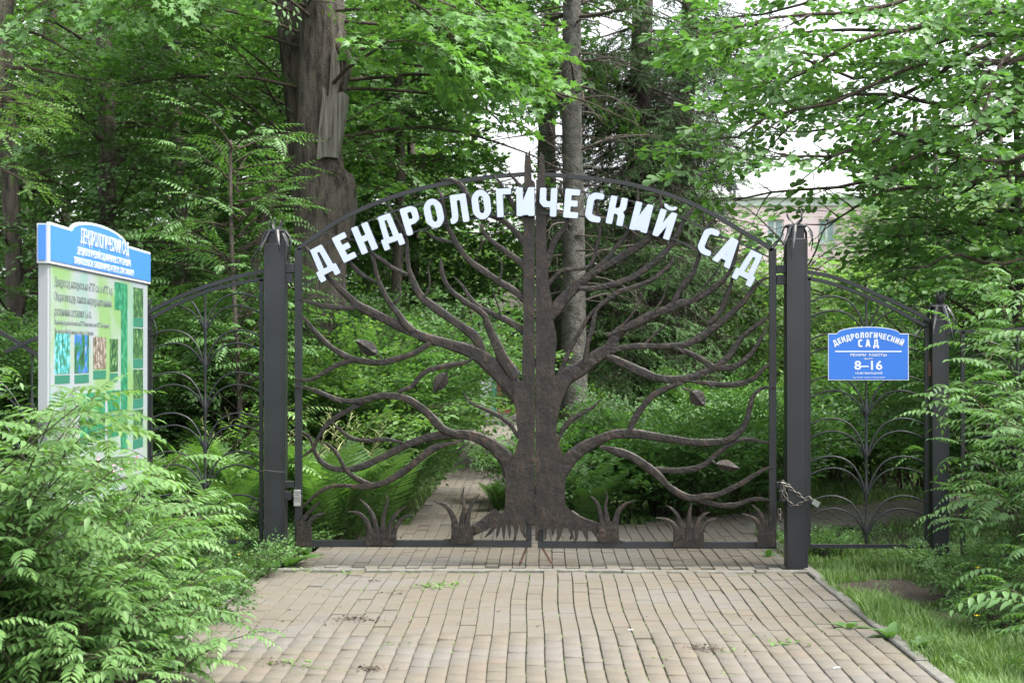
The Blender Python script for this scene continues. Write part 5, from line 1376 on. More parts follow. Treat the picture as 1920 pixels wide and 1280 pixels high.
# ------------------------------------------------------------------ broadleaf wood
T = tree
T('leaning_tree', 'leaning dark trunk cut by the left edge of the picture', 'tree', -138, 14, 'larch', L_larch, 51, .17, (3.6, 5.6), 6, .9, (-.2, .3), .4, .2, (.8, 1.2), (.95, 0), top=6, azr=(.3, 2.6), sub=True)
T('larch_tree', 'larch whose pale feathery twigs hang in at the upper left corner', 'larch tree', -120, 12.6, 'larch', L_larch, 52, .08, (3.2, 3.9), 9, 1.05, (-.3, .2), .3, .17, (.8, 1.2), azr=(.7, 2.4), top=7)
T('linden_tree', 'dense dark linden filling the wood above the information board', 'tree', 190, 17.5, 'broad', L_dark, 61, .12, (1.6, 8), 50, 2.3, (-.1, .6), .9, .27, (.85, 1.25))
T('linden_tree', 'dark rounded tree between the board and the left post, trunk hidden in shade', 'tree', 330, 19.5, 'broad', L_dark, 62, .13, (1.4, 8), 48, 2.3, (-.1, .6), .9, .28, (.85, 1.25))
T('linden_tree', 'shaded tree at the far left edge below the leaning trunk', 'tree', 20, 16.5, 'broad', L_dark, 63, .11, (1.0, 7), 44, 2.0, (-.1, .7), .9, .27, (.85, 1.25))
T('maple_tree', 'brighter maple with lit outer leaves in the upper left of the wood', 'tree', 90, 21, 'maplef', L_maple, 64, .14, (3.0, 9), 60, 3.0, (.0, .6), .8, .32)
T('maple_tree', 'bright maple seen between the linden and the broken maple trunk', 'tree', 430, 23, 'maplef', L_maple, 65, .14, (2.0, 9), 64, 2.9, (.0, .6), .8, .33)
T('bare_crooked_tree', 'dark crooked young tree with bare lower limbs left of the broken maple', 'tree', 400, 16.5, 'broad', L_dark, 66, .06, (2.8, 6.5), 34, 1.7, (.2, .9), .5, .28, lean=(1.1, .2), top=6)
T('slim_maple', 'slim dark-stemmed maple right of the broken maple', 'tree', 742, 21, 'maplef', L_maple, 67, .085, (3.3, 8), 46, 2.0, (.1, .6), .8, .30, top=9)
T('young_maple', 'light green maple whose leaves fill the left half of the gate arch', 'tree', 770, 24, 'maplef', L_maple, 68, .09, (1.3, 5.2), 60, 1.9, (.0, .8), .8, .30, top=7)
T('young_maple', 'yellow-green maple deep behind the left gate leaf', 'tree', 690, 27, 'far', L_bright, 69, .09, (.6, 6.5), 46, 2.4, (.0, .8), .8, .34, top=8)
T('high_maple', 'dark maple bough reaching across the top centre beside the fir', 'tree', 900, 21.5, 'maplef', L_dark, 70, .01, (4.9, 6.6), 22, 2.0, (-.1, .5), .7, .30, trn=False)
T('alder_tree', 'small light tree glimpsed under the sky gap in the centre', 'tree', 905, 39, 'far', L_bright, 71, .09, (2.6, 3.9), 44, 2.3, (.1, .8), .8, .38, top=5)
T('alder_tree', 'light green tree far behind at the extreme left', 'tree', 120, 30, 'far', L_bright, 72, .12, (1, 10), 70, 3.4, (.0, .7), .8, .42)
T('alder_tree', 'light green tree far behind the dark linden', 'tree', 380, 33, 'far', L_bright, 73, .12, (1, 10), 70, 3.6, (.0, .7), .8, .44)
T('birch_tree', 'pale green tree standing to the right of the pink building', 'tree', 1720, 36, 'far', L_bright, 74, .10, (1, 4.4), 60, 2.5, (.1, .8), .8, .40, top=7)
T('birch_tree', 'pale green tree further right behind the big oak boughs', 'tree', 1880, 33, 'far', L_bright, 75, .10, (1, 5.0), 60, 2.5, (.1, .8), .8, .40, top=8)
T('rowan_tree', 'feathery-leaved rowan rising behind the wicket gate', 'tree', 1760, 19, 'pinn', L_sorbr, 76, .05, (1.2, 3.3), 46, 1.5, (.2, .9), .9, .22, (.8, 1.2), top=4.5)
T('rowan_tree', 'feathery-leaved sapling standing just behind the left fence bay', 'tree', 445, 14.3, 'pinn', L_shrub, 77, .03, (.7, 3.5), 74, .75, (.1, .9), .8, .13, (.9, 1.35), top=3.5, sub=False, rad=.011)
T('hazel_bush', 'tall leafy hazel behind the right gate post', 'tree', 1500, 24, 'round', L_bright, 78, .04, (.4, 3.0), 44, 1.6, (.2, 1.1), .9, .2, (1, 1.5), top=3)
T('hazel_bush', 'tall leafy hazel showing through the right half of the gate', 'tree', 1330, 27, 'round', L_bright, 79, .04, (.3, 3.0), 44, 2.0, (.2, 1.1), .9, .24, (1.2, 1.7), top=3)
T('hazel_bush', 'bushy hazel at the right behind the wicket gate', 'tree', 1620, 22, 'round', L_bright, 80, .04, (.3, 2.5), 42, 1.4, (.2, 1.1), .9, .2, (1, 1.5), top=2.6)
T('elder_tree', 'leafy elder in the shade behind the far right fence bay', 'tree', 1900, 15, 'broad', L_shrub, 81, .05, (.8, 3.0), 42, 1.3, (.1, .9), .8, .2, top=4.2)
# distant wood as one mass, with the sky gaps left open
def far_wood():
    bag = Bag(); r = np.random.default_rng(90); pos = []; dr = []; sc = []
    for px0, px1, ytop, Y, n in ((-250, 560, -150, 40, 1900), (560, 840, 60, 42, 850), (820, 1060, 400, 44, 420), (1040, 1390, 420, 41, 620), (1380, 1660, 500, 40, 480), (1630, 2150, 280, 42, 1050)):
        for k in range(n):
            px = r.uniform(px0, px1); edge = ytop+40*math.sin(px*.021)+25*math.sin(px*.06)
            y = Y+r.uniform(-2.5, 4); py = edge+(760-edge)*r.random()**.9; q = U(px, py, y)
            if q.z < .1: continue
            pos.append(q); az = r.uniform(0, 6.28); dr.append((math.sin(az), math.cos(az), r.normal(0, .3))); sc.append(r.uniform(1.3, 2.3))
    place_sprays(bag, 'mass', pos, dr, sc, r)
    tag(link('distant_wood', bag.mesh('distant_wood', [L_shrub, M_twig])), 'mass of pale green foliage far behind the garden', 'woodland', None, 'stuff')
far_wood()

# ------------------------------------------------------------------ big oak on the right
def oak():
    Y = 14.6; b = G(2230, Y); t = empty('oak_tree', b, 'spreading oak whose leafy boughs sweep in across the upper right sky', 'oak tree')
    P = [(b.x, Y, z) for z in np.linspace(-.1, 8, 7)]; trunk_mesh(P, list(np.linspace(.32, .2, 7)), 16, .06, 3, M_bark, 'trunk', t, b)
    r = np.random.default_rng(101); bag = Bag()
    limbs = [  # explicit limbs drawn through the picture: list of (px, py, Y)
        [(2180, -60, 14.6), (1920, 20, 14.2), (1760, 35, 14), (1600, 85, 13.8), (1520, 125, 13.8), (1440, 165, 14)],
        [(2200, 60, 14.6), (1930, 70, 14.4), (1800, 110, 14.4), (1740, 150, 14.5), (1640, 210, 14.6), (1560, 235, 14.8), (1470, 250, 15)],
        [(2200, 130, 14.6), (1960, 150, 14.8), (1830, 140, 15), (1780, 210, 15.2), (1700, 270, 15.4), (1620, 300, 15.6)],
        [(2200, 260, 14.6), (1960, 220, 14), (1880, 215, 13.8), (1830, 250, 13.7), (1750, 280, 13.6), (1640, 330, 13.5), (1500, 360, 13.5), (1400, 370, 13.6)],
        [(2200, 340, 14.6), (1960, 330, 14.2), (1850, 335, 14), (1760, 345, 13.9), (1660, 365, 13.8), (1600, 385, 13.8), (1550, 425, 13.8)],
        [(2200, 420, 14.6), (1960, 400, 15), (1880, 400, 15.2), (1800, 430, 15.4), (1720, 440, 15.5), (1660, 470, 15.6)],
        [(2200, -160, 14.6), (1900, -90, 15), (1700, -40, 15.3), (1500, 10, 15.5), (1370, 30, 15.8)],
        [(2200, -100, 14.6), (1900, -60, 13.2), (1750, -20, 12.8), (1600, 20, 12.6), (1450, 40, 12.6), (1320, 60, 12.8)],
        [(2200, 30, 14.6), (1980, 60, 12.8), (1880, 120, 12.5), (1850, 190, 12.4), (1820, 240, 12.4)],
        [(2200, 80, 14.6), (1900, 110, 13.6), (1700, 130, 13.3), (1560, 190, 13.2), (1440, 225, 13.2), (1385, 250, 13.3)],
        [(2200, 100, 14.6), (1850, 190, 14.0), (1680, 180, 13.8), (1520, 200, 13.9), (1420, 300, 14.0)],
        [(2150, 60, 14.6), (1800, 70, 14.9), (1600, 150, 14.8), (1500, 110, 14.7), (1400, 190, 14.8)],
        [(2200, -20, 14.6), (1880, 20, 15.6), (1660, 60, 15.9), (1480, 60, 16.1), (1380, 95, 16.2)],
        [(2200, 200, 14.6), (1950, 280, 13.3), (1800, 300, 13.2), (1680, 250, 13.2), (1560, 290, 13.1), (1480, 300, 13.1)],
        [(2150, 300, 14.6), (1960, 280, 15.2), (1850, 330, 15.3), (1780, 400, 15.4), (1760, 460, 15.4)],
        [(2150, 380, 14.6), (1980, 470, 13.6), (1880, 490, 13.4), (1800, 480, 13.4), (1740, 500, 13.5)],
    ]
    for li, L in enumerate(limbs):
        Q = [tuple(U(a, c, y)) for a, c, y in L]; P = np.array(crom([tuple(q) for q in Q], .25))
        P[:, 2] += .03*np.sin(np.arange(len(P))*1.3)
        n = len(P); bag.tri(P, .042, .008, 1, 6)
        i = int(n*.18)
        while i < n:
            d = P[min(i+1, n-1)]-P[i-1]; az = math.atan2(d[0], d[1])
            for s in (-1, 1):
                if r.random() < .14: continue
                a = az+s*r.uniform(.5, 1.2); Lb = r.uniform(.35, .95)*(1-.35*i/n)
                B = bough_pts(P[i], a, r.uniform(-.55, .45), Lb, r.uniform(-.2, .5), r, 6)
                foliate(bag, bag, B, 'oak', r, .27, .3, (.75, 1.1), False, rad=.008)
            i += 1 if r.random() < .5 else 2
        B = bough_pts(P[-1], az, 0, .4, .3, r, 5); foliate(bag, bag, B, 'oak', r, .25, .1, (.8, 1.1), False, rad=.008)
    localise(link('crown', bag.mesh('crown', [L_oak, M_twig]), t), b)
oak()

# ------------------------------------------------------------------ undergrowth
shrub_proto('dark', 'small', L_dark, 1, 2.4, 1.0, 26, el=(.95, 1.5))
shrub_proto('green', 'small', L_shrub, 2, 1.2, .6, 20, .13, el=(1.0, 1.5))
shrub_proto('broad', 'mid', L_shrub, 3, 2.3, 1.0, 24, .18, el=(1.0, 1.5))
shrub_proto('tall', 'small', L_shrub, 9, 2.3, 1.0, 26, .16, el=(1.0, 1.5))
shrub_proto('pale', 'mid', L_pale, 13, 2.2, 1.0, 24, .17, el=(1.0, 1.5))
shrub_proto('bright', 'small', L_bright, 4, 1.1, .6, 20, .12, el=(1.0, 1.5))
shrub_proto('round', 'round', L_shrub, 5, .8, .6, 20, .12, el=(.8, 1.45))
shrub_proto('pinn', 'pinn', L_sorb, 6, 1.2, .6, 11, .15, (.9, 1.3))
shrub_proto('herb', 'small', L_herb, 7, .20, .45, 26, .07, (.32, .55), (.6, 1.4))
sh = [
 ('pale', 610, 15.3, 1.0, 0, 'pale leafy shrub right beside the left gate post, behind the gate'),
 ('tall', 690, 16.2, 1.05, 1, 'shrub with glossy leaves behind the lower left branches of the gate'),
 ('bright', 720, 16.5, .65, 2, 'low green shrub by the left kerb of the inner path'),
 ('pale', 655, 18, 1.1, 3, 'tall pale-leaved shrub leaning toward the inner path from the left'),
 ('tall', 690, 20.5, .9, 4, 'shrub on the left of the path halfway to the pavilion'),
 ('bright', 790, 21.5, .85, 5, 'yellow-green shrub glowing beside the path, left of the gate trunk'),
 ('bright', 825, 26, .8, 1.5, 'smaller yellow-green shrub further down the path on the left'),
 ('green', 745, 19, .7, 2.2, 'low mound of leaves spilling onto the inner path'),
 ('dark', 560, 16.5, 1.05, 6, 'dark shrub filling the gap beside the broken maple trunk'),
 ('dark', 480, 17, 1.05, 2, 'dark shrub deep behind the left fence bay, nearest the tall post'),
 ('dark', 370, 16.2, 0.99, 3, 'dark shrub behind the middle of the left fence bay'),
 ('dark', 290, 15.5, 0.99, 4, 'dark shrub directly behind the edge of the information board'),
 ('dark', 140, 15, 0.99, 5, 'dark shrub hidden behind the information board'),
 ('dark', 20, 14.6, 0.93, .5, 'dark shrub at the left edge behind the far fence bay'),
 ('round', 1075, 16.8, 1.0, 0, 'rounded shrub at the foot of the fir trunk'),
 ('green', 1035, 17.0, .65, 1, 'shrub peeping out left of the forged trunk'),
 ('round', 1130, 15.6, 1.15, 2, 'leafy shrub on the island just right of the forged trunk'),
 ('green', 1215, 16.0, 1.0, 3, 'shrub in the middle of the island behind the right gate leaf'),
 ('round', 1300, 15.8, 1.15, 4, 'rounded shrub behind the forged leaf on the lower right branch'),
 ('green', 1385, 16.6, 1.05, 5, 'shrub near the right end of the island'),
 ('round', 1440, 18, 1.3, 6, 'shrub just left of the tall right post, across the side path'),
 ('bright', 1170, 20.5, .95, 1, 'bright yellow-green shrub right of the fir trunk'),
 ('bright', 1260, 22, 1.1, 2, 'second bright shrub in the clearing behind the gate'),
 ('green', 1350, 21, 1.25, 3, 'green shrub at the back right of the clearing'),
 ('bright', 1560, 20.5, 1.4, 4, 'bright shrub behind the left half of the wicket gate'),
 ('round', 1660, 20, 1.5, 5, 'shrub behind the right half of the wicket gate'),
 ('green', 1760, 18.5, 1.5, 6, 'shrub behind the short right post'),
 ('broad', 1860, 16.5, .85, 1, 'shrub behind the far right fence bay'),
 ('tall', 1950, 14.5, .9, 2, 'shrub at the right edge behind the fence'),
 ('pinn', 310, 13.6, 1.15, 3, 'feathery shrub just behind the left fence bay beside the board'),
 ('green', 1130, 25, 1.3, .4, 'shrub far behind the fir trunk'),
 ('bright', 1420, 26, 1.5, 1.4, 'light shrub far behind the right branches of the gate'),
 ('bright', 1580, 27, 1.6, 2.4, 'light shrub far behind the opening hours sign'),
 ('bright', 1700, 25, 1.5, 3.4, 'light shrub far behind the right part of the wicket'),
 ('green', 1050, 29, .8, 4.4, 'small shrub right of the path near the pavilion'),
]
for k, px, Y, s, rot, lab in sh:
    shrub(k, px, Y, s, rot, lab, {'dark': 'dark_shrub', 'bright': 'bright_shrub', 'pinn': 'feathery_shrub'}.get(k, 'shrub'))
hb = [(470, 12.6, 'left of the tall left post'), (420, 12.2, 'under the left fence bay'), (440, 11.4, 'at the left edge of the paving'), (350, 11.6, 'beside the information board leg'), (515, 12.5, 'at the foot of the tall left post'),
      (590, 13.4, 'behind the lowest corner of the left gate leaf'), (1530, 12.9, 'at the foot of the tall right post'), (1790, 11.6, 'by the short right post'), (1830, 10.4, 'under the shrub on the right lawn'), (1890, 9.4, 'in the lower right corner'), (395, 10.5, 'spilling over the left kerb'), (345, 9.6, 'in front of the spilling clump on the left kerb')]
for i, (px, Y, w) in enumerate(hb):
    shrub('herb', px, Y, 1.0+.15*(i % 3), i*1.3, 'low clump of green weeds '+w, 'weed_clump', 'weed')

# ferns
FR = []
for i in range(5):
    V, T_, M_ = frond(np.random.default_rng(200+i), .85, 26, .62+.09*i); FR.append(mesh('frond', V, T_, [L_fern, M_stem], M_))
def fern(px, Y, s, label, seed, n=11):
    b = G(px, Y, -.03); t = empty('fern', b, label, 'fern', 'ferns'); r = random.Random(seed); t.rotation_euler = (0, 0, r.uniform(0, 6))
    for k in range(n):
        o = link('frond', r.choice(FR), t); a = k*2*math.pi/n+r.uniform(-.2, .2); sc = s*r.uniform(.8, 1.15)
        o.rotation_euler = (r.uniform(-.25, .12), r.uniform(-.1, .1), a); o.scale = (sc, sc, sc)
for i, (px, Y, s, l) in enumerate([(330, 13.3, 1.1, 'fern behind the left fence bay, nearest the board'), (400, 13.6, 1.25, 'tall fern behind the stem of the left fence bay'), (455, 13.1, 1.15, 'fern behind the left fence bay, close to the tall post'), (425, 12.7, .85, 'small fern at the bottom of the left fence bay'), (365, 14.4, 1.3, 'fern at the back of the left fence bay group'),
      (615, 13.3, 1.15, 'fern behind the leftmost forged grass tuft'), (665, 13.6, 1.2, 'fern behind the gap between the two left forged tufts'), (715, 14.0, 1.1, 'fern behind the second forged grass tuft'), (585, 13.7, 1.25, 'taller fern at the foot of the shrub behind the left post'), (745, 15.0, .8, 'fern beside the paved court, left of the path'),
      (1105, 14.75, .85, 'single fern right of the forged trunk'), (935, 16.2, .5, 'tiny fern beside the inner path')]): fern(px, Y, s, l, i)
# pale plumes of goat's beard
def plume(px, Y, h, label, seed):
    b = G(px, Y); r = np.random.default_rng(seed); t = empty('plume_flower', b, label, 'flower', 'cream plume flowers'); bag = Bag(); fb = Bag()
    for k in range(4):
        P = bough_pts(b, r.uniform(0, 6), 1.3, h*r.uniform(.8, 1), .3, r, 6); bag.tri(P, .005, .002, 0, 3)
        for j in range(14):
            f = .62+.38*j/14; i = min(int(f*5), 4); g = f*5-i; q = P[i]*(1-g)+P[i+1]*g; L = .12*(1.15-f)*2
            a = r.uniform(0, 6.28); e = q+np.array([math.sin(a)*L, math.cos(a)*L, L*.7]); fb.tri(np.array([q, (q+e)/2+np.array([0,0,.01]), e]), .007, .002, 0, 3)
    localise(link('stem', bag.mesh('stem', [M_stem]), t), b); tag(localise(link('plume', fb.mesh('plume', [M_plume]), t), b), None, None, None, 'stuff')
for i, (px, l) in enumerate([(455, 'cream plume flower behind the left fence bay'), (478, 'cream plume flower close to the tall left post'), (578, 'cream plume flower just inside the left gate leaf'), (605, 'cream plume flower second from the left gate stile'), (650, 'cream plume flower furthest right of the group')]): plume(px, 14.0, 1.25, l, 300+i)

# ------------------------------------------------------------------ foreground compound-leaved shrubs, leaf by leaf
CL = {}
for key, mt in (('a', L_sorb), ('b', L_sorbr)):
    CL[key] = []
    for i in range(7):
        V, T_, M_ = compound(np.random.default_rng(400+i), .34+.02*i, 8+i % 3, .082, .30+.12*i, leaf_lan, .3); CL[key].append(mesh('leaf', V, T_, [mt, M_stem], M_))
def sorbaria(x, y, h, spread, nst, label, seed, key='a', per=15, aim=None, lsc=1.0, limit=300, elr=(.75, 1.35)):
    r = np.random.default_rng(seed); t = empty('compound_leaved_shrub', (x, y, -.03), label, 'shrub', 'feathery compound-leaved shrubs')
    cand = []
    for k in range(nst):
        az = (aim[0]+r.uniform(-aim[1], aim[1])) if aim else k*2.4+r.normal(0, .3); e = r.uniform(*elr); L = h*r.uniform(.75, 1.15)/math.sin(e)*.95
        P = bough_pts((r.normal(0, spread*.3), r.normal(0, spread*.3), 0), az, e, L, .7, r, 10)
        vm = visible_mask(P+np.array([x, y, 0]), .5, .6); bad = np.nonzero(~vm & (np.arange(len(P)) > 3))[0]
        ok = P if len(bad) == 0 else P[:max(3, bad[0])]
        b = Bag(); b.tri(ok, .007, .003, 0, 5); link('stem', b.mesh('stem', [M_stem]), t)
        n = int(per*L/1.4)
        for j in range(n):
            f = .16+.84*(j+.5)/n; i = min(int(f*9), 8); g = f*9-i; p = P[i]*(1-g)+P[i+1]*g; d = P[i+1]-P[i]; d /= np.linalg.norm(d)
            a = j*2.4+r.normal(0, .35)+k; out = np.array([math.cos(a), math.sin(a), 0]); up = .35+.5*f
            dd = out+d*up*.7; dd /= np.linalg.norm(dd); s = lsc*r.uniform(.75, 1.15)*(1 if f < .8 else 1.15-.55*(f-.8)/.2)
            F = frame(dd, np.array([r.normal(0, .12), r.normal(0, .12), 1.0])); cand.append((p, F, s))
        F = frame(d, np.array([.3, .1, 1.])); cand.append((P[-1], F, lsc*.6))
    c = []
    for p, F, s in cand:
        if visible_mask(np.array([[x+p[0], y+p[1], p[2]]]), .5, .6)[0]: c.append((p, F, s))
    c.sort(key=lambda q: q[0][1])
    rest = Bag()
    for i, (p, F, s) in enumerate(c):
        me = CL[key][r.integers(0, 7)]
        if i < limit:
            o = link('leaf', me, t); o.matrix_local = Matrix.Translation(p) @ Matrix(F.tolist()).to_4x4() @ Matrix.Scale(s, 4)
    return t
sorbaria(-2.95, 7.4, 1.25, .5, 20, 'feathery shrub filling the lower left corner of the picture', 501, lsc=1.05)
sorbaria(-2.75, 7.8, 1.5, .3, 12, 'upright pale feathery shrub just left of the kerb, in front of the board', 508, lsc=1.05, elr=(1.1, 1.5))
sorbaria(-2.25, 7.55, .6, .35, 14, 'low feathery shrub overhanging the left kerb at the very bottom of the picture', 509, lsc=1.0)
sorbaria(-1.98, 8.15, .42, .25, 12, 'lowest feathery sprays lying over the paving at the left', 516, lsc=.85, elr=(.6, 1.2))
sorbaria(-1.85, 7.6, .38, .25, 12, 'feathery sprays reaching furthest right over the paving at the bottom edge', 517, lsc=.85, elr=(.6, 1.2))
sorbaria(-2.2, 9.4, .42, .25, 10, 'short feathery sprays over the left kerb, midway to the gate', 518, lsc=.8, elr=(.6, 1.2))
sorbaria(-2.40, 8.0, .80, .4, 16, 'feathery shrub leaning over the left kerb near the bottom edge', 502, lsc=1.0)
sorbaria(-3.0, 8.2, 1.65, .4, 18, 'tallest feathery shrub in front of the left edge of the information board', 503, lsc=1.05)
sorbaria(-2.55, 9.0, 1.0, .4, 15, 'feathery shrub covering the lower right corner of the information board', 504, lsc=1.0)
sorbaria(-2.65, 10.3, .9, .35, 12, 'feathery shrub between the board and the fence bay', 505, lsc=1.0)
sorbaria(-2.3, 8.9, .5, .3, 11, 'low feathery shrub spilling onto the paving', 506, lsc=.9)
sorbaria(-2.55, 11.3, .95, .3, 9, 'feathery shrub in front of the left fence bay', 507, 'b', lsc=1.0)
sorbaria(3.75, 10.2, 1.9, .4, 18, 'tall bluish-green feathery shrub at the right edge of the picture', 511, 'b', lsc=1.05)
sorbaria(3.50, 11.0, 1.15, .35, 12, 'bluish-green feathery shrub crossing the short right post', 512, 'b', lsc=1.05)
sorbaria(3.95, 11.5, 2.3, .45, 14, 'tallest bluish-green feathery shrub, over the far right fence bay', 513, 'b', lsc=1.1)
sorbaria(3.25, 9.1, .75, .3, 11, 'lower bluish-green feathery shrub on the right lawn', 514, 'b', lsc=1.0)
sorbaria(2.95, 8.1, .45, .3, 8, 'feathery shrub with one big drooping leaf in the lower right corner', 515, 'b', lsc=1.2)

# ------------------------------------------------------------------ grass
def grass(name, label, region, n, h, seed, lmat=None, w=.0035, inside=None):
    r = np.random.default_rng(seed); x0, x1, y0, y1 = region
    m = int(n*2.2); u = r.random(m); y = y0*(y1/y0)**u; x = r.uniform(x0, x1, m)
    k = np.ones(m, bool)
    if inside is not None: k = np.array([inside(a, b) for a, b in zip(x, y)])
    pos = np.stack([x, y, np.full(m, -.045)], 1); k &= visible_mask(pos, .3, 9); x, y = x[k][:n], y[k][:n]; n = len(x)
    patch = .75+.45*np.sin(x*2.3+1)*np.sin(y*1.7)+.3*np.sin(x*7+y*5)*.5
    H = h*r.uniform(.5, 1.4, n)*np.clip(patch, .35, 1.5); a = r.uniform(0, 6.283, n); ln = H*r.uniform(.15, .9, n)
    dx, dy = np.cos(a), np.sin(a); sx, sy = -dy*w, dx*w
    V = np.zeros((n, 5, 3)); V[:, 0] = np.stack([x-sx, y-sy, np.full(n, -.045)], 1); V[:, 1] = np.stack([x+sx, y+sy, np.full(n, -.045)], 1)
    V[:, 2] = np.stack([x-sx*.8+dx*ln*.3, y-sy*.8+dy*ln*.3, H*.6-.045], 1); V[:, 3] = np.stack([x+sx*.8+dx*ln*.3, y+sy*.8+dy*ln*.3, H*.6-.045], 1)
    V[:, 4] = np.stack([x+dx*ln, y+dy*ln, H-.045], 1)
    T_ = np.array([(0, 1, 3), (0, 3, 2), (2, 3, 4)])[None]+(np.arange(n)*5)[:, None, None]
    tag(link(name, mesh(name, V.reshape(-1, 3), T_.reshape(-1, 3), [lmat or L_grass])), label, 'grass', None, 'stuff')
soil_c = (2.33, 11.0)
def lawn_in(x, y):
    if x < 2.03+.02*math.sin(y*5): return False
    if y > 11.8 and in_path(x, y): return False
    e = ((x-soil_c[0]-.1)/.42)**2+((y-soil_c[1])/.55)**2
    return e > .9+.35*math.sin(x*9)*math.sin(y*7)
grass('lawn', 'short green lawn on the right of the paving', (2.0, 7, 7.3, 13.5), 45000, .07, 601, inside=lawn_in)
grass('grass_verge', 'longer grass fringing the right kerb', (2.0, 2.35, 7.3, 12), 7000, .12, 602, inside=lambda x, y: lawn_in(x, y))
grass('grass_edge', 'grass and weeds along the left kerb', (-3.4, -2.02, 7.3, 12.6), 22000, .11, 603, inside=lambda x, y: x < -2.05)
grass('back_lawn', 'lawn behind the fence and gate', (-8, 9, 12.6, 26), 36000, .10, 604, w=.007, inside=lambda x, y: not in_path(x, y) and not (abs(x) < 1.9 and y < 12.2))
def litter_leaves():
    # ground herbs: many tiny broad leaves so that soil shows only here and there
    r = np.random.default_rng(640); bag = Bag(); pos = []; dr = []; sc = []
    for k in range(2100):
        x = r.uniform(-6, 7); y = 7.4*(26/7.4)**r.random()
        if -2.1 < x < 2.1 and y < 12.4: continue
        if in_path(x, y) or (x > 2 and y < 13 and r.random() < .45): continue
        pos.append((x, y, r.uniform(-.03, .05))); a = r.uniform(0, 6.28); dr.append((math.sin(a), math.cos(a), .35)); sc.append(r.uniform(.35, .8))
    pos = np.array(pos); dr = np.array(dr); sc = np.array(sc); k = visible_mask(pos, .4, 9); place_sprays(bag, 'small', pos[k], dr[k], sc[k], r)
    tag(link('ground_cover', bag.mesh('ground_cover', [L_herb, M_twig])), 'low leafy ground cover between grass and shrubs', 'ground cover', None, 'stuff')
litter_leaves()
m = MB(); r_ = random.Random(5); n = 26; V = [(soil_c[0]+.1, soil_c[1], -.018)]
for i in range(n):
    a = 2*math.pi*i/n; k = r_.uniform(.85, 1.15); V.append((soil_c[0]+.1+.48*k*math.cos(a), soil_c[1]+.62*k*math.sin(a), -.035))
m.add(V, [(0, i+1, (i+1) % n+1) for i in range(n)]); tag(m.build('soil_patch', M_soil), 'worn patch of bare brown soil in the right lawn', None, None, 'structure')
# weeds in the joints and litter on the pavers
def bits():
    r = np.random.default_rng(650); bag = Bag()
    for (px, py, n, s) in ((810, 1100, 34, .05), (845, 1096, 20, .045), (640, 1108, 6, .03), (548, 1243, 16, .04), (585, 1252, 10, .04), (740, 1208, 8, .03), (908, 1146, 6, .03), (1400, 1190, 8, .03), (1462, 1205, 16, .045), (1370, 1218, 10, .03), (1360, 1262, 8, .03), (1240, 1230, 6, .03), (650, 1076, 16, .04), (770, 1074, 10, .03), (575, 1070, 14, .05)):
        Y = 4800/(py-660); q = G(px, Y)
        for k in range(n):
            a = r.uniform(0, 6.28); d = np.array([math.cos(a), math.sin(a), r.uniform(.1, .9)]); p = np.array([q.x+r.normal(0, s*1.6), q.y+r.normal(0, s*1.3), .0]); put(bag, leaf_lo, p, frame(d, np.array([0, 0, 1.])), s*r.uniform(.5, 1.1), 0)
    for k in range(420):   # hairline moss tufts in joints
        c = r.integers(-19, 20)*.1+.0; y = r.uniform(7.6, 11.7); x = c+.05+wob(c, y)
        if abs(x) > 1.95: continue
        for j in range(3):
            a = r.uniform(0, 6.28); put(bag, leaf_lo, np.array([x+r.normal(0, .003), y+r.normal(0, .01), -.008]), frame(np.array([math.cos(a)*.5, math.sin(a)*.5, .6]), np.array([.1, 0, 1.])), r.uniform(.008, .018), 0)
    tag(link('joint_weeds', bag.mesh('joint_weeds', [L_grass])), 'tiny weeds and moss growing in the paver joints', 'weed', None, 'stuff')
    bag = Bag()
    for (px, py, n, s) in ((662, 1160, 150, .06), (700, 1162, 30, .05), (690, 1255, 90, .045), (510, 1245, 40, .06), (740, 1113, 40, .05), (700, 1090, 26, .03), (1330, 1215, 60, .05), (1300, 1210, 30, .04), (560, 1165, 12, .05), (505, 1180, 20, .12), (600, 1170, 16, .1), (960, 1150, 16, .3), (1150, 1200, 30, .5), (620, 1130, 30, .3)):
        Y = 4800/(py-660); q = G(px, Y)
        for k in range(n):
            a = r.uniform(0, 6.28); d = np.array([math.cos(a), math.sin(a), r.uniform(-.1, .35)]); p = np.array([q.x+r.normal(0, s), q.y+r.normal(0, s*.9), .003+r.random()*.004]); put(bag, leaf_lo, p, frame(d, np.array([r.normal(0, .6), r.normal(0, .6), 1.])), r.uniform(.008, .026), 0)
    tag(link('dry_litter', bag.mesh('dry_litter', [flat('dry_dark_litter', (.05, .035, .025), .9)])), 'crumbs of dark dry leaves and soil on the pavers', 'litter', None, 'stuff')
bits()
def rosette(px, Y, s, label, n=7, seed=1, cat='weed'):
    b = G(px, Y, -.02); t = empty('broad_leaved_weed', b, label, cat, 'broad-leaved weeds'); r = np.random.default_rng(seed)
    for k in range(n):
        a = k*2.4+r.normal(0, .2); bag = Bag(); e = r.uniform(.4, 1.25)
        L = s*r.uniform(.7, 1.1); V = []; T_ = []; n2 = 8; wd = .16*L
        for i in range(n2):
            f = i/(n2-1); ee = e-f*1.1; 
            w = wd*math.sin(math.pi*min(1, .08+.92*f)**.9)+.002; 
            cx = L*(math.cos(e)*f+.18*f*f); cz = L*(math.sin(e)*f-.38*f*f)
            V += [(-w, cx, cz+.25*w), (0, cx, cz), (w, cx, cz+.25*w)]
        for i in range(n2-1):
            for q in (0, 1): A = i*3+q; T_ += [(A, A+1, A+4), (A, A+4, A+3)]
        o = link('leaf', mesh('leaf', V, T_, [L_herb], smooth=True), t); o.rotation_euler = (0, 0, a)
rosette(540, 11.95, .32, 'broad-leaved weed standing at the foot of the tall left post', 8, 1)
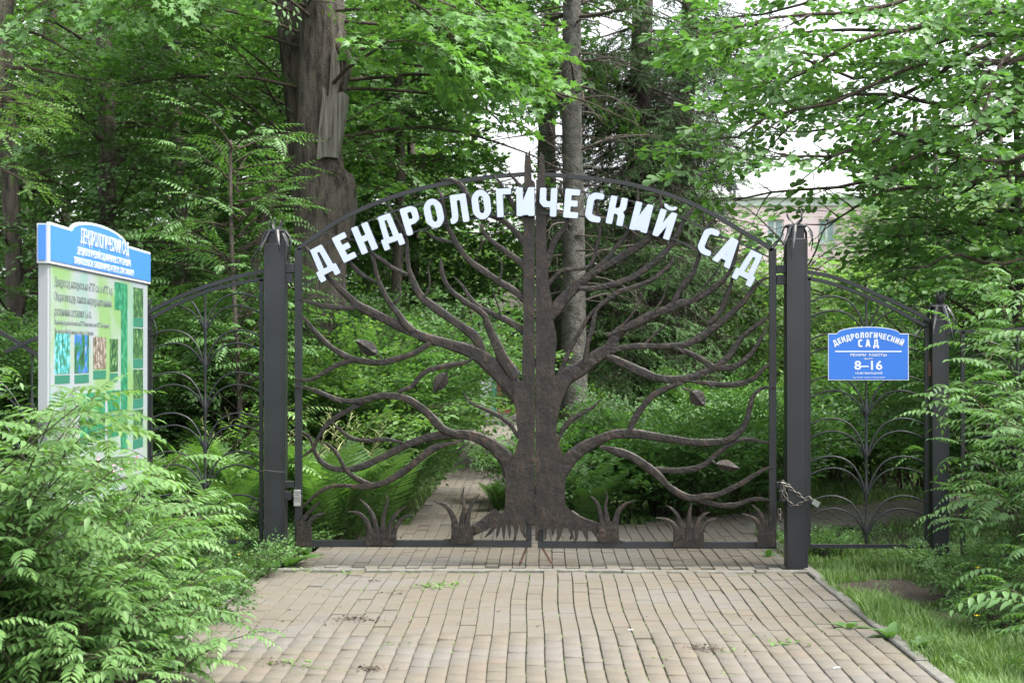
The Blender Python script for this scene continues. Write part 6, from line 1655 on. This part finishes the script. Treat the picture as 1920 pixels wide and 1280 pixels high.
rosette(1668, 9.05, .17, 'broad-leaved weed sprawling over the right kerb', 7, 2)
rosette(1590, 9.35, .15, 'small broad-leaved weed on the kerb beside the paving', 6, 3)
rosette(1725, 8.7, .13, 'broad-leaved weed in the right grass', 6, 4)
rosette(1440, 12.6, .14, 'small weed at the foot of the tall right post', 6, 5)
rosette(575, 12.6, .2, 'broad-leaved weed under the bottom rail of the left gate leaf', 6, 6)
# yellow flowers
def buttercup(px, py, Y, label):
    q = U(px, py, Y); t = empty('yellow_flower', (q.x, Y, 0), label, 'flower', 'yellow buttercups'); q.z = max(q.z, .08)
    m = MB(); m.tube([Vector((0, 0, -.03)), Vector((.005, 0, q.z*.5)), Vector((0, 0, q.z))], .0015, 4); m.build('stem', M_stem, t)
    m = MB()
    for k in range(5):
        a = k*1.257; c, s = math.cos(a), math.sin(a); m.add([(0, 0, q.z), (c*.011-s*.007, s*.011+c*.007, q.z+.006), (c*.018, s*.018, q.z+.010), (c*.011+s*.007, s*.011-c*.007, q.z+.006)], [(0, 1, 2, 3)])
    m.build('petals', M_yellow, t)
for i, (px, py, Y) in enumerate([(405, 1012, 12.3), (416, 1020, 12.1), (436, 1016, 12.3), (444, 1010, 12.2), (462, 1003, 12.4), (398, 1030, 11.9), (450, 1040, 11.5), (459, 1082, 11.0), (1833, 1065, 10.2), (1832, 1155, 9.2), (1825, 1072, 10.5)]):
    buttercup(px, py, Y, ['yellow buttercup leftmost in the row under the left fence bay', 'yellow buttercup touching the bottom rail left of the scroll stem', 'yellow buttercup under the middle of the bottom rail of the left bay', 'yellow buttercup standing highest against the left bottom rail', 'yellow buttercup nearest the tall left post', 'yellow buttercup below the row, close to the feathery shrub', 'yellow buttercup midway between the left bay and the kerb', 'yellow buttercup nearest the left kerb', 'yellow buttercup higher up beside the right shrub', 'yellow buttercup alone in the grass at the lower right', 'yellow buttercup a little left of the highest one beside the right shrub'][i])
# fallen leaves on the paving
def fallen():
    for i, (px, py, s, w) in enumerate([(1182, 1180, .03, 'pale scrap lying on the pavers right of centre'), (1568, 1250, .035, 'white scrap lying on the pavers near the bottom right'), (1468, 1206, .05, 'green leaf lying on the pavers')]):
        Y = 4800/(py-660); q = G(px, Y, .004); m = MB(); m.add([(-s*.5, -s*.25, 0), (s*.5, -s*.2, .002), (s*.45, s*.25, .004), (-s*.45, s*.2, .001)], [(0, 1, 2, 3)]); o = m.build('scrap', M_white if i < 2 else L_herb); o.location = q; tag(o, w, 'litter')
fallen()
